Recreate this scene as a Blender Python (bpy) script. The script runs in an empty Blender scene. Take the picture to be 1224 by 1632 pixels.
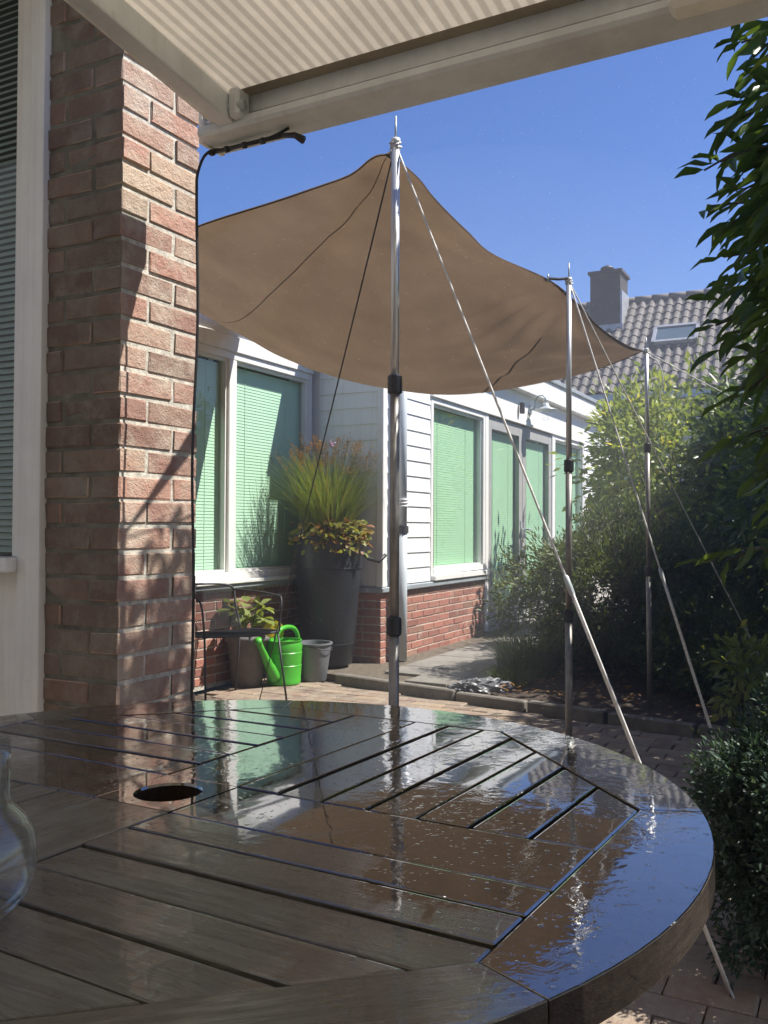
import bpy, bmesh, math, random
import numpy as np
from mathutils import Vector, Matrix, Euler
random.seed(7); rng = np.random.default_rng(7)
R = math.radians
sc = bpy.context.scene
col = sc.collection

# ------------------------------------------------------------------ camera
# world: +X runs along the house front (away), +Y into the house, Z up; metres
YAW = R(27.5); PITCH = R(1.0); ROLL = R(0.25); CAM_H = 1.06; FPX = 1450.0
RV = Vector((math.sin(YAW), -math.cos(YAW), 0)); FV = Vector((math.cos(YAW), math.sin(YAW), 0)); ZV = Vector((0, 0, 1))
def cam_axes(pitch, roll, rv, fv, zv):
    f = fv*math.cos(pitch) + zv*math.sin(pitch); u = zv*math.cos(pitch) - fv*math.sin(pitch)
    r = rv*math.cos(roll) + u*math.sin(roll); u2 = u*math.cos(roll) - rv*math.sin(roll)
    return r, f, u2
_r, _f, _u = cam_axes(PITCH, ROLL, RV, FV, ZV)
cam = bpy.data.cameras.new('camera'); cam_o = bpy.data.objects.new('camera', cam); col.objects.link(cam_o)
cam_o.matrix_world = Matrix(((_r.x, _u.x, -_f.x, 0), (_r.y, _u.y, -_f.y, 0), (_r.z, _u.z, -_f.z, CAM_H), (0, 0, 0, 1)))
cam.sensor_fit = 'VERTICAL'; cam.sensor_height = 36; cam.lens = 36*FPX/1632; cam.clip_start = 0.02; cam.clip_end = 2000
sc.camera = cam_o

# ------------------------------------------------------------------ sky, sun, exposure
SUN = Vector((0.5, -1.0, 1.6)).normalized()
w = bpy.data.worlds.new('World'); sc.world = w; w.use_nodes = True
nt = w.node_tree; bg = nt.nodes['Background']
sky = nt.nodes.new('ShaderNodeTexSky'); sky.sky_type = 'NISHITA'; sky.sun_disc = False
sky.sun_elevation = math.asin(SUN.z); sky.sun_rotation = math.atan2(SUN.x, SUN.y)
sky.air_density = 1.0; sky.dust_density = 0.3; sky.ozone_density = 8.0
hsv = nt.nodes.new('ShaderNodeHueSaturation'); hsv.inputs['Saturation'].default_value = 1.1; hsv.inputs['Hue'].default_value = .512; nt.links.new(sky.outputs[0], hsv.inputs['Color']); nt.links.new(hsv.outputs[0], bg.inputs[0]); bg.inputs[1].default_value = 0.082
sun = bpy.data.lights.new('sun', 'SUN'); sun.energy = 4.6; sun.angle = R(0.53); sun.color = (1, .95, .87)
sun_o = bpy.data.objects.new('sun', sun); col.objects.link(sun_o)
sun_o.rotation_euler = (-SUN).to_track_quat('-Z', 'Y').to_euler(); sun_o.location = SUN*20
sc.view_settings.view_transform = 'Standard'; sc.view_settings.look = 'None'
sc.view_settings.exposure = 0.97; sc.view_settings.gamma = 1.0; sc.view_settings.use_curve_mapping = False
sc.render.engine = 'CYCLES'
sc.cycles.use_denoising = True
sc.cycles.max_bounces = 10; sc.cycles.transparent_max_bounces = 24; sc.cycles.diffuse_bounces = 4; sc.cycles.glossy_bounces = 5
sc.cycles.sample_clamp_indirect = 6.0; sc.cycles.caustics_reflective = False; sc.cycles.caustics_refractive = False

# ------------------------------------------------------------------ materials
def new_mat(name):
    m = bpy.data.materials.new(name); m.use_nodes = True
    n = m.node_tree.nodes; b = n['Principled BSDF']
    return m, m.node_tree, b
def N(t, typ, **kw):
    n = t.nodes.new(typ)
    for k, v in kw.items(): setattr(n, k, v)
    return n
def ramp(t, fac, stops):
    r = N(t, 'ShaderNodeValToRGB'); e = r.color_ramp.elements
    while len(e) < len(stops): e.new(0.5)
    for i, (p, c) in enumerate(stops):
        e[i].position = p; e[i].color = (*c, 1) if len(c) == 3 else c
    t.links.new(fac, r.inputs[0]); return r.outputs[0]
def mixc(t, fac, a, b, mode='MIX'):
    m = N(t, 'ShaderNodeMix', data_type='RGBA', blend_type=mode)
    for s, v in ((m.inputs[0], fac), (m.inputs[6], a), (m.inputs[7], b)):
        if hasattr(v, 'is_output'): t.links.new(v, s)
        elif isinstance(v, (int, float)): s.default_value = v
        else: s.default_value = (*v, 1)
    return m.outputs[2]
def math_(t, op, a, b=None, c=None, clamp=False):
    m = N(t, 'ShaderNodeMath', operation=op); m.use_clamp = clamp
    for i, v in enumerate((a, b, c)):
        if v is None: continue
        if hasattr(v, 'is_output'): t.links.new(v, m.inputs[i])
        else: m.inputs[i].default_value = v
    return m.outputs[0]
def noise(t, scale, detail=4, rough=0.6, vec=None, dist=0.0):
    n = N(t, 'ShaderNodeTexNoise'); n.inputs['Scale'].default_value = scale; n.inputs['Detail'].default_value = detail
    n.inputs['Roughness'].default_value = rough; n.inputs['Distortion'].default_value = dist
    if vec is not None: t.links.new(vec, n.inputs['Vector'])
    return n.outputs[0]
def coords(t, kind='Object', scale=(1, 1, 1)):
    c = N(t, 'ShaderNodeTexCoord'); o = c.outputs[kind]
    if scale != (1, 1, 1):
        m = N(t, 'ShaderNodeMapping'); m.inputs['Scale'].default_value = scale; t.links.new(o, m.inputs[0]); o = m.outputs[0]
    return o
def wpos(t, scale=(1, 1, 1)):
    g = N(t, 'ShaderNodeNewGeometry').outputs['Position']
    if scale != (1, 1, 1):
        m = N(t, 'ShaderNodeMapping'); m.inputs['Scale'].default_value = scale; t.links.new(g, m.inputs[0]); g = m.outputs[0]
    return g
def bump(t, b, h, strength=0.3, dist=0.01, normal=None):
    n = N(t, 'ShaderNodeBump'); n.inputs['Strength'].default_value = strength; n.inputs['Distance'].default_value = dist
    t.links.new(h, n.inputs['Height'])
    if normal is not None: t.links.new(normal, n.inputs['Normal'])
    if b is not None: t.links.new(n.outputs[0], b.inputs['Normal'])
    return n.outputs[0]
def N_sep(t, c):
    q = N(t, 'ShaderNodeSeparateColor'); t.links.new(c, q.inputs[0]); return q.outputs[0]
def simple(name, c, rough=0.6, var=0.12, scale=12, metal=0.0, bmp=0.1, bscale=60, dirt=None, streak=0):
    m, t, b = new_mat(name)
    p = wpos(t); n1 = noise(t, scale, 5, .65, p)
    dark = tuple(x*(1-var*1.6) for x in c); lite = tuple(min(1, x*(1+var)) for x in c)
    cc = ramp(t, n1, [(0.3, dark), (0.7, lite)])
    if streak:
        n3 = noise(t, 1.0, 5, .7, wpos(t, (22, 22, 1.1))); cc = mixc(t, ramp(t, n3, [(.5, (0, 0, 0)), (.78, (streak,)*3)]), cc, (.45, .42, .35))
    if dirt:
        n2 = noise(t, dirt[0], 6, .7, p); f = ramp(t, n2, [(dirt[2], (0, 0, 0)), (dirt[2]+.18, (1, 1, 1))])
        cc = mixc(t, f, cc, dirt[1])
    t.links.new(cc, b.inputs['Base Color']); b.inputs['Roughness'].default_value = rough; b.inputs['Metallic'].default_value = metal
    if bmp: bump(t, b, noise(t, bscale, 5, .7, p), bmp, 0.004)
    return m
M = {}
def brick_mat(name, stops, bs=90, eff=(.55, .48, .38), effp=.57, shade_mix=0):
    m, t, b = new_mat(name)
    oi = N(t, 'ShaderNodeObjectInfo').outputs['Random']; p = wpos(t)
    base = ramp(t, oi, stops)
    o2 = math_(t, 'FRACT', math_(t, 'MULTIPLY', oi, 17.37)); base = mixc(t, 1.0, base, ramp(t, o2, [(0, (.72, .7, .7)), (.5, (1, 1, 1)), (1, (1.18, 1.15, 1.1))]), 'MULTIPLY')
    n1 = noise(t, 34, 6, .7, p); n2 = noise(t, 9, 5, .7, p); n3 = noise(t, 130, 4, .7, p)
    c = mixc(t, math_(t, 'MULTIPLY', n1, .42), base, (.22, .14, .11), 'MULTIPLY')
    c = mixc(t, ramp(t, n2, [(effp-.12, (0, 0, 0)), (effp+.12, (.75, .75, .75))]), c, eff)
    c = mixc(t, ramp(t, n3, [(.6, (0, 0, 0)), (.75, (.4, .4, .4))]), c, (.62, .55, .46))
    if shade_mix:
        n4 = noise(t, 5.5, 6, .7, p); c = mixc(t, ramp(t, n4, [(.28, (shade_mix,)*3), (.72, (shade_mix*.6,)*3)]), c, (.062, .06, .042))  # patchy dark olive mixed in, shade put into the colour
    t.links.new(c, b.inputs['Base Color']); b.inputs['Roughness'].default_value = .9
    h = math_(t, 'ADD', math_(t, 'MULTIPLY', n1, 1.2), math_(t, 'MULTIPLY', n3, .5))
    bump(t, b, h, 1.0, .008); return m
M['brick'] = brick_mat('brick', [(0, (.47, .275, .215)), (.2, (.52, .335, .265)), (.4, (.44, .25, .195)), (.6, (.50, .345, .265)), (.8, (.41, .28, .225)), (1, (.56, .425, .315))])
M['brick_shaded'] = brick_mat('shade_toned_brick', [(0, (.40, .235, .185)), (.5, (.44, .29, .23)), (1, (.42, .31, .24))], shade_mix=.62)  # darker brick copy with shade in its colour, for the side away from sun
M['brick2'] = brick_mat('plinth_brick', [(0, (.40, .16, .12)), (.4, (.45, .2, .15)), (.7, (.36, .15, .115)), (1, (.42, .24, .17))], effp=.66)
M['brick_dark'] = simple('far_brick', (.2, .11, .08), .9, .3, 14, bmp=.4)
M['mortar'] = simple('mortar', (.57, .535, .46), .95, .25, 40, bmp=.9, bscale=160)
M['mortar_shaded'] = simple('shade_toned_mortar', (.2, .185, .14), .95, .3, 12, bmp=.9, bscale=160)  # mortar darkened the same way, shade painted into it
M['white_paint'] = simple('white_painted_wood', (.8, .79, .76), .42, .03, 5, bmp=.04, bscale=30, dirt=(7, (.6, .57, .5), .66), streak=.35)
M['cream_paint'] = simple('cream_painted_frame', (.8, .77, .70), .45, .05, 6, bmp=.05, bscale=40, dirt=(9, (.5, .46, .38), .66), streak=.4)
M['siding'] = simple('white_siding', (.80, .80, .79), .5, .03, 4, bmp=.05, bscale=50, dirt=(6, (.62, .6, .55), .68), streak=.45)
M['grey_paint'] = simple('grey_door_paint', (.36, .36, .35), .45, .06, 6, bmp=.03)
M['zinc'] = simple('grey_zinc', (.42, .47, .5), .42, .12, 9, .3, .05)
M['downpipe'] = simple('grey_plastic_pipe', (.5, .55, .58), .4, .06, 9, 0, .02)
M['black_plastic'] = simple('black_plastic', (.018, .018, .02), .45, .15, 20, 0, .05)
M['dark_metal'] = simple('dark_grey_metal', (.06, .06, .065), .5, .2, 20, .4, .08)
def alu():
    m, t, b = new_mat('pole_aluminium'); p = coords(t, 'Object', (60, 60, 2)); n1 = noise(t, 6, 4, .6, p)
    t.links.new(ramp(t, n1, [(.3, (.5, .51, .52)), (.7, (.66, .67, .68))]), b.inputs['Base Color'])
    b.inputs['Metallic'].default_value = .65; t.links.new(ramp(t, n1, [(.3, (.32,)*3), (.7, (.45,)*3)]), b.inputs['Roughness']); return m
M['alu'] = alu()
M['lower_tube'] = simple('pole_lower_tube', (.27, .255, .235), .42, .15, 25, .45, .03)
M['rope'] = simple('white_rope', (.7, .69, .66), .8, .15, 80, bmp=.5, bscale=400)
M['shaded_rope'] = simple('shaded_rope', (.07, .065, .06), .8, .2, 80, bmp=.5, bscale=400)  # rope in shade, its darkness painted into the colour
M['awning_metal'] = simple('awning_aluminium', (.68, .70, .70), .45, .1, 6, .15, .06, dirt=(14, (.5, .5, .46), .62), streak=.4)
def fabric(name, diff, trans, tmix, stripes=None, weave=700):
    m, t, b = new_mat(name); p = wpos(t)
    n1 = noise(t, 3.0, 6, .7, p); f = ramp(t, n1, [(.28, (.74,)*3), (.72, (1.12,)*3)])
    fine = noise(t, weave, 2, .5, p); ff = ramp(t, fine, [(.3, (.86,)*3), (.7, (1.1,)*3)])
    k = mixc(t, 1.0, f, ff, 'MULTIPLY')
    if stripes:
        wv = N(t, 'ShaderNodeTexWave'); wv.wave_type = 'BANDS'; wv.bands_direction = 'Y'; wv.inputs['Scale'].default_value = stripes[0]
        wv.inputs['Distortion'].default_value = .15; t.links.new(p, wv.inputs['Vector'])
        k = mixc(t, 1.0, k, ramp(t, wv.outputs[1], [(.25, (stripes[1],)*3), (.7, (1.04,)*3)]), 'MULTIPLY')
    cd = mixc(t, 1.0, k, diff, 'MULTIPLY'); ct = mixc(t, 1.0, k, trans, 'MULTIPLY')
    t.links.new(cd, b.inputs['Base Color']); b.inputs['Roughness'].default_value = .85
    tr = N(t, 'ShaderNodeBsdfTranslucent'); t.links.new(ct, tr.inputs[0])
    mx = N(t, 'ShaderNodeMixShader'); mx.inputs[0].default_value = tmix
    t.links.new(b.outputs[0], mx.inputs[1]); t.links.new(tr.outputs[0], mx.inputs[2])
    bump(t, b, fine, .15, .001)
    t.links.new(mx.outputs[0], t.nodes['Material Output'].inputs[0]); return m
M['sail'] = fabric('sail_fabric', (.12, .09, .06), (.122, .082, .05), .6)
M['sail_hem'] = fabric('sail_hem', (.05, .04, .035), (.05, .04, .03), .15)
M['sail_seam'] = fabric('sail_seam', (.085, .062, .042), (.075, .05, .03), .5)
M['awning'] = fabric('awning_fabric', (.5, .46, .38), (.40, .345, .265), .5, (9.2, .72))
M['awning_band'] = fabric('awning_band', (.3, .27, .22), (.25, .21, .15), .35)
def glass_pane(name, tint, refl=1.5):
    m, t, b = new_mat(name); t.nodes.remove(b)
    tr = N(t, 'ShaderNodeBsdfTransparent'); tr.inputs[0].default_value = (*tint, 1)
    gl = N(t, 'ShaderNodeBsdfGlossy'); gl.inputs['Roughness'].default_value = .01
    lw = N(t, 'ShaderNodeLayerWeight'); lw.inputs[0].default_value = .5; r0 = ((refl-1)/(refl+1))**2
    fr = math_(t, 'MULTIPLY_ADD', math_(t, 'POWER', lw.outputs['Facing'], 5.0), 1-r0, r0)
    mx = N(t, 'ShaderNodeMixShader'); t.links.new(fr, mx.inputs[0]); t.links.new(tr.outputs[0], mx.inputs[1]); t.links.new(gl.outputs[0], mx.inputs[2])
    t.links.new(mx.outputs[0], t.nodes['Material Output'].inputs[0]); return m
M['pane'] = glass_pane('window_glass', (.96, .99, .975)); M['pane_dark'] = glass_pane('near_window_glass', (.8, .84, .83), 1.5)
M['blind'] = simple('mint_blind', (.60, .83, .64), .55, .03, 3, bmp=0)
M['blind2'] = simple('green_blind', (.56, .84, .56), .55, .03, 3, bmp=0)
M['blind3'] = simple('near_blind', (.7, .76, .72), .6, .06, 3, bmp=0)
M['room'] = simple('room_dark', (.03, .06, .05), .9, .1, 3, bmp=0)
M['lamp'] = simple('lamp_enamel', (.42, .47, .48), .35, .1, 20, .2)
M['planter'] = simple('planter_plastic', (.02, .022, .027), .42, .2, 8, 0, .06, dirt=(11, (.1, .1, .1), .66))
M['soil'] = simple('soil', (.06, .042, .03), .95, .4, 22, bmp=.9, bscale=70, dirt=(16, (.13, .095, .06), .56))
M['bucket'] = simple('bucket_plastic', (.17, .18, .2), .45, .1, 9, 0, .03)
M['terracotta'] = simple('grey_pot', (.16, .15, .15), .8, .15, 20)
M['green_plastic'] = simple('green_plastic', (.07, .40, .035), .36, .1, 9, 0, .05, dirt=(16, (.10, .3, .06), .6))
M['bag'] = simple('bag_plastic', (.14, .145, .155), .4, .4, 9, 0, .3, 26)
M['conc_tile'] = simple('concrete_tile', (.22, .205, .18), .9, .14, 9, bmp=.35, bscale=120, dirt=(5, (.2, .17, .12), .56))
M['kerb'] = simple('kerb_stone', (.2, .18, .155), .92, .22, 12, bmp=.6, bscale=80, dirt=(9, (.09, .09, .06), .56))
M['paver'] = brick_mat('paver', [(0, (.3, .21, .16)), (.3, (.36, .27, .2)), (.6, (.27, .2, .17)), (1, (.4, .3, .2))], eff=(.36, .31, .24), effp=.52)
M['joint_sand'] = simple('joint_sand', (.14, .115, .085), .95, .35, 30, bmp=.6, bscale=160, dirt=(20, (.06, .065, .03), .57))
M['ground'] = simple('ground_soil_grass', (.07, .075, .035), .95, .4, 1.2, bmp=.6, bscale=30)
M['roof_tile'] = simple('roof_tile', (.15, .135, .125), .75, .22, 4, bmp=.3, bscale=60, dirt=(7, (.22, .2, .18), .6))
M['chimney'] = simple('chimney_brick', (.055, .05, .05), .85, .2, 6, bmp=.3)
M['lead'] = simple('lead_flashing', (.42, .43, .45), .45, .15, 6, .2)
M['far_wall'] = simple('far_house_wall', (.6, .57, .52), .8, .06, 2)
M['skylight_glass'] = simple('skylight_glass', (.12, .17, .2), .04, .05, 3, .2, 0)
def leaf_mat(name, c1, c2, trans=.35, rough=.35, brown=None):
    m, t, b = new_mat(name); ri = N(t, 'ShaderNodeNewGeometry').outputs['Random Per Island']; p = wpos(t)
    stops = [(0, c1), (.9, c2), (.95, c2), (1, (c2[0]*1.9, c2[1]*1.45, c2[2]))] if brown is None else [(0, c1), (.6, c2), (.8, brown), (1, brown)]
    c = ramp(t, ri, stops); n1 = noise(t, 2.2, 3, .6, p)
    c = mixc(t, 1.0, c, ramp(t, n1, [(.3, (.7, .74, .7)), (.7, (1.2, 1.15, 1.0))]), 'MULTIPLY')
    t.links.new(c, b.inputs['Base Color']); b.inputs['Roughness'].default_value = rough
    tr = N(t, 'ShaderNodeBsdfTranslucent'); t.links.new(mixc(t, 1.0, c, (1.25, 1.2, .55), 'MULTIPLY'), tr.inputs[0])
    mx = N(t, 'ShaderNodeMixShader'); mx.inputs[0].default_value = trans
    t.links.new(b.outputs[0], mx.inputs[1]); t.links.new(tr.outputs[0], mx.inputs[2])
    t.links.new(mx.outputs[0], t.nodes['Material Output'].inputs[0]); return m
M['leaf_laurel'] = leaf_mat('laurel_leaf', (.05, .1, .025), (.13, .2, .045), .5)
M['leaf_bright'] = leaf_mat('bright_shrub_leaf', (.15, .215, .06), (.29, .34, .12), .5, .4)
M['leaf_dark'] = leaf_mat('dark_shrub_leaf', (.045, .09, .025), (.115, .17, .045), .45)
M['needle'] = leaf_mat('juniper_needle', (.05, .085, .025), (.12, .16, .045), .35, .5)
M['needle_blue'] = leaf_mat('blue_conifer_needle', (.028, .06, .05), (.06, .105, .08), .25, .5)
M['blade'] = leaf_mat('grass_blade', (.11, .19, .04), (.2, .27, .07), .45, .5, (.27, .24, .09))
M['seed'] = leaf_mat('seed_head', (.28, .13, .06), (.36, .2, .09), .35, .7)
M['autumn'] = leaf_mat('autumn_leaf', (.19, .24, .04), (.34, .3, .06), .4, .5, (.3, .12, .035))
M['potleaf'] = leaf_mat('pot_leaf', (.13, .2, .05), (.23, .28, .09), .4, .45, (.45, .36, .05))
M['clump'] = leaf_mat('grass_clump_blade', (.07, .13, .03), (.13, .19, .05), .4, .5)
M['mauve'] = leaf_mat('mauve_petal', (.42, .25, .5), (.5, .33, .56), .3, .6)
M['bark'] = simple('bark', (.085, .065, .045), .95, .35, 25, bmp=.9, bscale=60)
def clear_glass():
    m, t, b = new_mat('mug_glass'); b.inputs['Base Color'].default_value = (.97, .98, .985, 1); b.inputs['Roughness'].default_value = .015
    b.inputs['IOR'].default_value = 1.46; b.inputs['Transmission Weight'].default_value = 1; return m
M['mug'] = glass_pane('drinking_glass', (.975, .98, .985), 1.5)
def wet_wood():
    m, t, b = new_mat('wet_teak')
    oc = coords(t, 'Object', (2.2, 26, 26)); oi = N(t, 'ShaderNodeObjectInfo').outputs['Random']
    off = N(t, 'ShaderNodeVectorMath', operation='ADD'); t.links.new(oc, off.inputs[0])
    cmb = N(t, 'ShaderNodeCombineXYZ'); t.links.new(math_(t, 'MULTIPLY', oi, 37.0), cmb.inputs[0]); t.links.new(math_(t, 'MULTIPLY', oi, 91.0), cmb.inputs[1])
    t.links.new(cmb.outputs[0], off.inputs[1]); v = off.outputs[0]
    g1 = noise(t, 1.6, 8, .7, v, .6); g2 = noise(t, 7, 6, .75, v, .3); p = wpos(t)
    base = ramp(t, g1, [(.25, (.012, .008, .005)), (.45, (.045, .028, .016)), (.58, (.025, .016, .01)), (.7, (.062, .042, .025)), (.85, (.02, .013, .008))])
    base = mixc(t, .55, base, ramp(t, oi, [(0, (.75, .7, .65)), (.5, (1.0, .95, .9)), (1, (1.3, 1.2, 1.05))]), 'MULTIPLY')
    dryc = ramp(t, g1, [(.22, (.09, .083, .06)), (.42, (.24, .225, .17)), (.55, (.16, .143, .105)), (.75, (.38, .355, .275))])
    # wet where the sprinkler reached: the far and outer part; nearer planks are drying
    sx = N(t, 'ShaderNodeSeparateXYZ'); t.links.new(p, sx.inputs[0])
    d = math_(t, 'ADD', math_(t, 'MULTIPLY', sx.outputs[0], 1.0), math_(t, 'MULTIPLY', sx.outputs[1], -.55))
    n1 = noise(t, 3.2, 6, .7, p, .4)
    d = math_(t, 'ADD', d, math_(t, 'MULTIPLY', math_(t, 'SUBTRACT', n1, .5), 1.1))
    d = math_(t, 'ADD', d, math_(t, 'MULTIPLY', math_(t, 'SUBTRACT', oi, .5), .25))
    wet = wet0 = ramp(t, d, [(.12, (0, 0, 0)), (.3, (.35, .35, .35)), (.52, (1, 1, 1))])
    nz = N(t, 'ShaderNodeSeparateXYZ'); t.links.new(N(t, 'ShaderNodeNewGeometry').outputs['True Normal'], nz.inputs[0])
    wet = math_(t, 'MULTIPLY', wet, ramp(t, nz.outputs[2], [(.05, (.1,)*3), (.5, (1,)*3)]))
    c = mixc(t, wet0, dryc, base)
    n5 = noise(t, 60, 4, .7, v)
    c = mixc(t, math_(t, 'MULTIPLY', g2, .5), c, (.35, .33, .3), 'MULTIPLY')
    t.links.new(c, b.inputs['Base Color'])
    rdry = ramp(t, g2, [(.3, (.2,)*3), (.65, (.55,)*3)])
    t.links.new(mixc(t, wet, rdry, (.04, .04, .04)), b.inputs['Roughness'])
    b.inputs['IOR'].default_value = 1.45
    t.links.new(ramp(t, nz.outputs[2], [(.05, (.12,)*3), (.5, (.5,)*3)]), b.inputs['Specular IOR Level'])
    cw = math_(t, 'MULTIPLY', wet, 1.0); t.links.new(cw, b.inputs['Coat Weight']); b.inputs['Coat Roughness'].default_value = .02; b.inputs['Coat IOR'].default_value = 2.25
    # water film ripple: patchy, standing in some places and rippled in others
    rip = noise(t, 42, 3, .55, p, 1.4); rip2 = noise(t, 9, 2, .5, p, .6); patch = ramp(t, noise(t, 6, 4, .6, p), [(.46, (.04,)*3), (.62, (1.6,)*3)])
    hw = math_(t, 'ADD', math_(t, 'MULTIPLY', math_(t, 'MULTIPLY', rip, patch), .35), math_(t, 'MULTIPLY', rip2, .35))
    vo = N(t, 'ShaderNodeTexVoronoi'); vo.inputs['Scale'].default_value = 75; vo.inputs['Randomness'].default_value = 1.0; t.links.new(p, vo.inputs['Vector'])
    drop = ramp(t, vo.outputs['Distance'], [(.0, (1,)*3), (.16, (.8,)*3), (.22, (0,)*3)])
    drop = math_(t, 'MULTIPLY', drop, ramp(t, N_sep(t, vo.outputs['Color']), [(.72, (0,)*3), (.78, (1,)*3)]))
    vo2 = N(t, 'ShaderNodeTexVoronoi'); vo2.inputs['Scale'].default_value = 190; t.links.new(p, vo2.inputs['Vector'])
    drop2 = math_(t, 'MULTIPLY', ramp(t, vo2.outputs['Distance'], [(.0, (1,)*3), (.22, (.7,)*3), (.34, (0,)*3)]), ramp(t, N_sep(t, vo2.outputs['Color']), [(.8, (0,)*3), (.86, (1,)*3)]))
    hw = math_(t, 'ADD', hw, math_(t, 'MULTIPLY', drop, .5)); hw = math_(t, 'ADD', hw, math_(t, 'MULTIPLY', drop2, .25))
    hwet = bump(t, None, hw, .17, .003)
    grain = math_(t, 'ADD', g2, math_(t, 'MULTIPLY', g1, .6))
    nd = bump(t, None, grain, .85, .004)
    mixn = N(t, 'ShaderNodeMix', data_type='VECTOR'); t.links.new(wet, mixn.inputs[0]); t.links.new(nd, mixn.inputs[4]); t.links.new(hwet, mixn.inputs[5])
    t.links.new(mixn.outputs[1], b.inputs['Normal']); t.links.new(hwet, b.inputs['Coat Normal'])
    return m
M['wood'] = wet_wood()
M['wood_leg'] = simple('table_leg_wood', (.05, .035, .022), .6, .3, 20, bmp=.3)

# ------------------------------------------------------------------ builders
class MB:
    def __init__(s): s.v = []; s.f = []
    def add(s, v, f):
        o = len(s.v); s.v += [tuple(x) for x in v]; s.f += [tuple(i+o for i in q) for q in f]; return s
    def box(s, a, b):
        (x0, y0, z0), (x1, y1, z1) = a, b
        x0, x1 = min(x0, x1), max(x0, x1); y0, y1 = min(y0, y1), max(y0, y1); z0, z1 = min(z0, z1), max(z0, z1)
        return s.add([(x0, y0, z0), (x1, y0, z0), (x1, y1, z0), (x0, y1, z0), (x0, y0, z1), (x1, y0, z1), (x1, y1, z1), (x0, y1, z1)],
                     [(0, 3, 2, 1), (4, 5, 6, 7), (0, 1, 5, 4), (1, 2, 6, 5), (2, 3, 7, 6), (3, 0, 4, 7)])
    def prism(s, poly, z0, z1):
        n = len(poly)
        return s.add([(x, y, z0) for x, y in poly]+[(x, y, z1) for x, y in poly],
                     [tuple(range(n))[::-1], tuple(range(n, 2*n))]+[(i, (i+1) % n, n+(i+1) % n, n+i) for i in range(n)])
    def tube(s, pts, r, seg=8, caps=True):
        pts = [Vector(p) for p in pts]; n = len(pts); rs = r if isinstance(r, (list, tuple)) else [r]*n
        rings = []; up = None
        for i, p in enumerate(pts):
            d = (pts[min(i+1, n-1)]-pts[max(i-1, 0)]).normalized()
            if up is None: up = Vector((0, 0, 1)) if abs(d.z) < .9 else Vector((1, 0, 0))
            a = d.cross(up).normalized(); up = a.cross(d).normalized()
            rings.append([p+(a*math.cos(2*math.pi*k/seg)+up*math.sin(2*math.pi*k/seg))*rs[i] for k in range(seg)])
        v = [q for r_ in rings for q in r_]; f = []
        for i in range(n-1):
            for k in range(seg):
                a = i*seg+k; b = i*seg+(k+1) % seg; f.append((a, b, b+seg, a+seg))
        if caps: f += [tuple(range(seg))[::-1], tuple(range((n-1)*seg, n*seg))]
        return s.add(v, f)
    def lathe(s, prof, seg=32, c=(0, 0, 0), close=False):
        n = len(prof); v = []; f = []
        for r, z in prof:
            for k in range(seg):
                a = 2*math.pi*k/seg; v.append((c[0]+r*math.cos(a), c[1]+r*math.sin(a), c[2]+z))
        for i in range(n-1 if not close else n):
            for k in range(seg):
                a = i*seg+k; b = i*seg+(k+1) % seg; j = ((i+1) % n-i)*seg; f.append((a, b, b+j, a+j))
        return s.add(v, f)
    def mesh(s, name):
        me = bpy.data.meshes.new(name); me.from_pydata(s.v, [], s.f); me.validate(); me.update(); return me
    def build(s, name, mat, parent=None, smooth=False, bevel=0, loc=None, rot=None, segs=1):
        me = s.mesh(name)
        if bevel: bevel_mesh(me, bevel, segs)
        return link(name, me, mat, parent, smooth, loc, rot)
def bevel_mesh(me, w_, segs=1):
    bm = bmesh.new(); bm.from_mesh(me); bmesh.ops.remove_doubles(bm, verts=bm.verts, dist=1e-6)
    bmesh.ops.bevel(bm, geom=list(bm.edges), offset=w_, segments=segs, affect='EDGES', profile=.6, clamp_overlap=True)
    bmesh.ops.recalc_face_normals(bm, faces=bm.faces); bm.to_mesh(me); bm.free()
def link(name, me, mat, parent=None, smooth=False, loc=None, rot=None):
    o = bpy.data.objects.new(name, me); col.objects.link(o)
    if mat is not None and not me.materials: me.materials.append(M[mat] if isinstance(mat, str) else mat)
    if smooth:
        me.polygons.foreach_set('use_smooth', [True]*len(me.polygons))
    if loc is not None: o.location = loc
    if rot is not None: o.rotation_euler = rot
    if parent is not None: o.parent = parent
    return o
def smooth_angle(o, ang=40):
    me = o.data
    me.polygons.foreach_set('use_smooth', [True]*len(me.polygons))
    try: me.set_sharp_from_angle(angle=R(ang))
    except Exception: pass
    return o
def thing(name, label, cat, loc=(0, 0, 0), group=None, rot=None):
    o = bpy.data.objects.new(name, None); col.objects.link(o); o.location = loc; o.empty_display_size = .1
    if rot is not None: o.rotation_euler = rot
    return tag(o, label, cat, group)
def tag(o, label, cat, group=None, kind=None):
    if label: o['label'] = label
    if cat: o['category'] = cat
    if group: o['group'] = group
    if kind: o['kind'] = kind
    return o
def structure(o, label=None):
    o['kind'] = 'structure'
    if label: o['label'] = label
    return o
def stuff(o): o['kind'] = 'stuff'; return o
def unit(a): return a/np.maximum(np.linalg.norm(a, axis=-1, keepdims=True), 1e-9)

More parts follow.
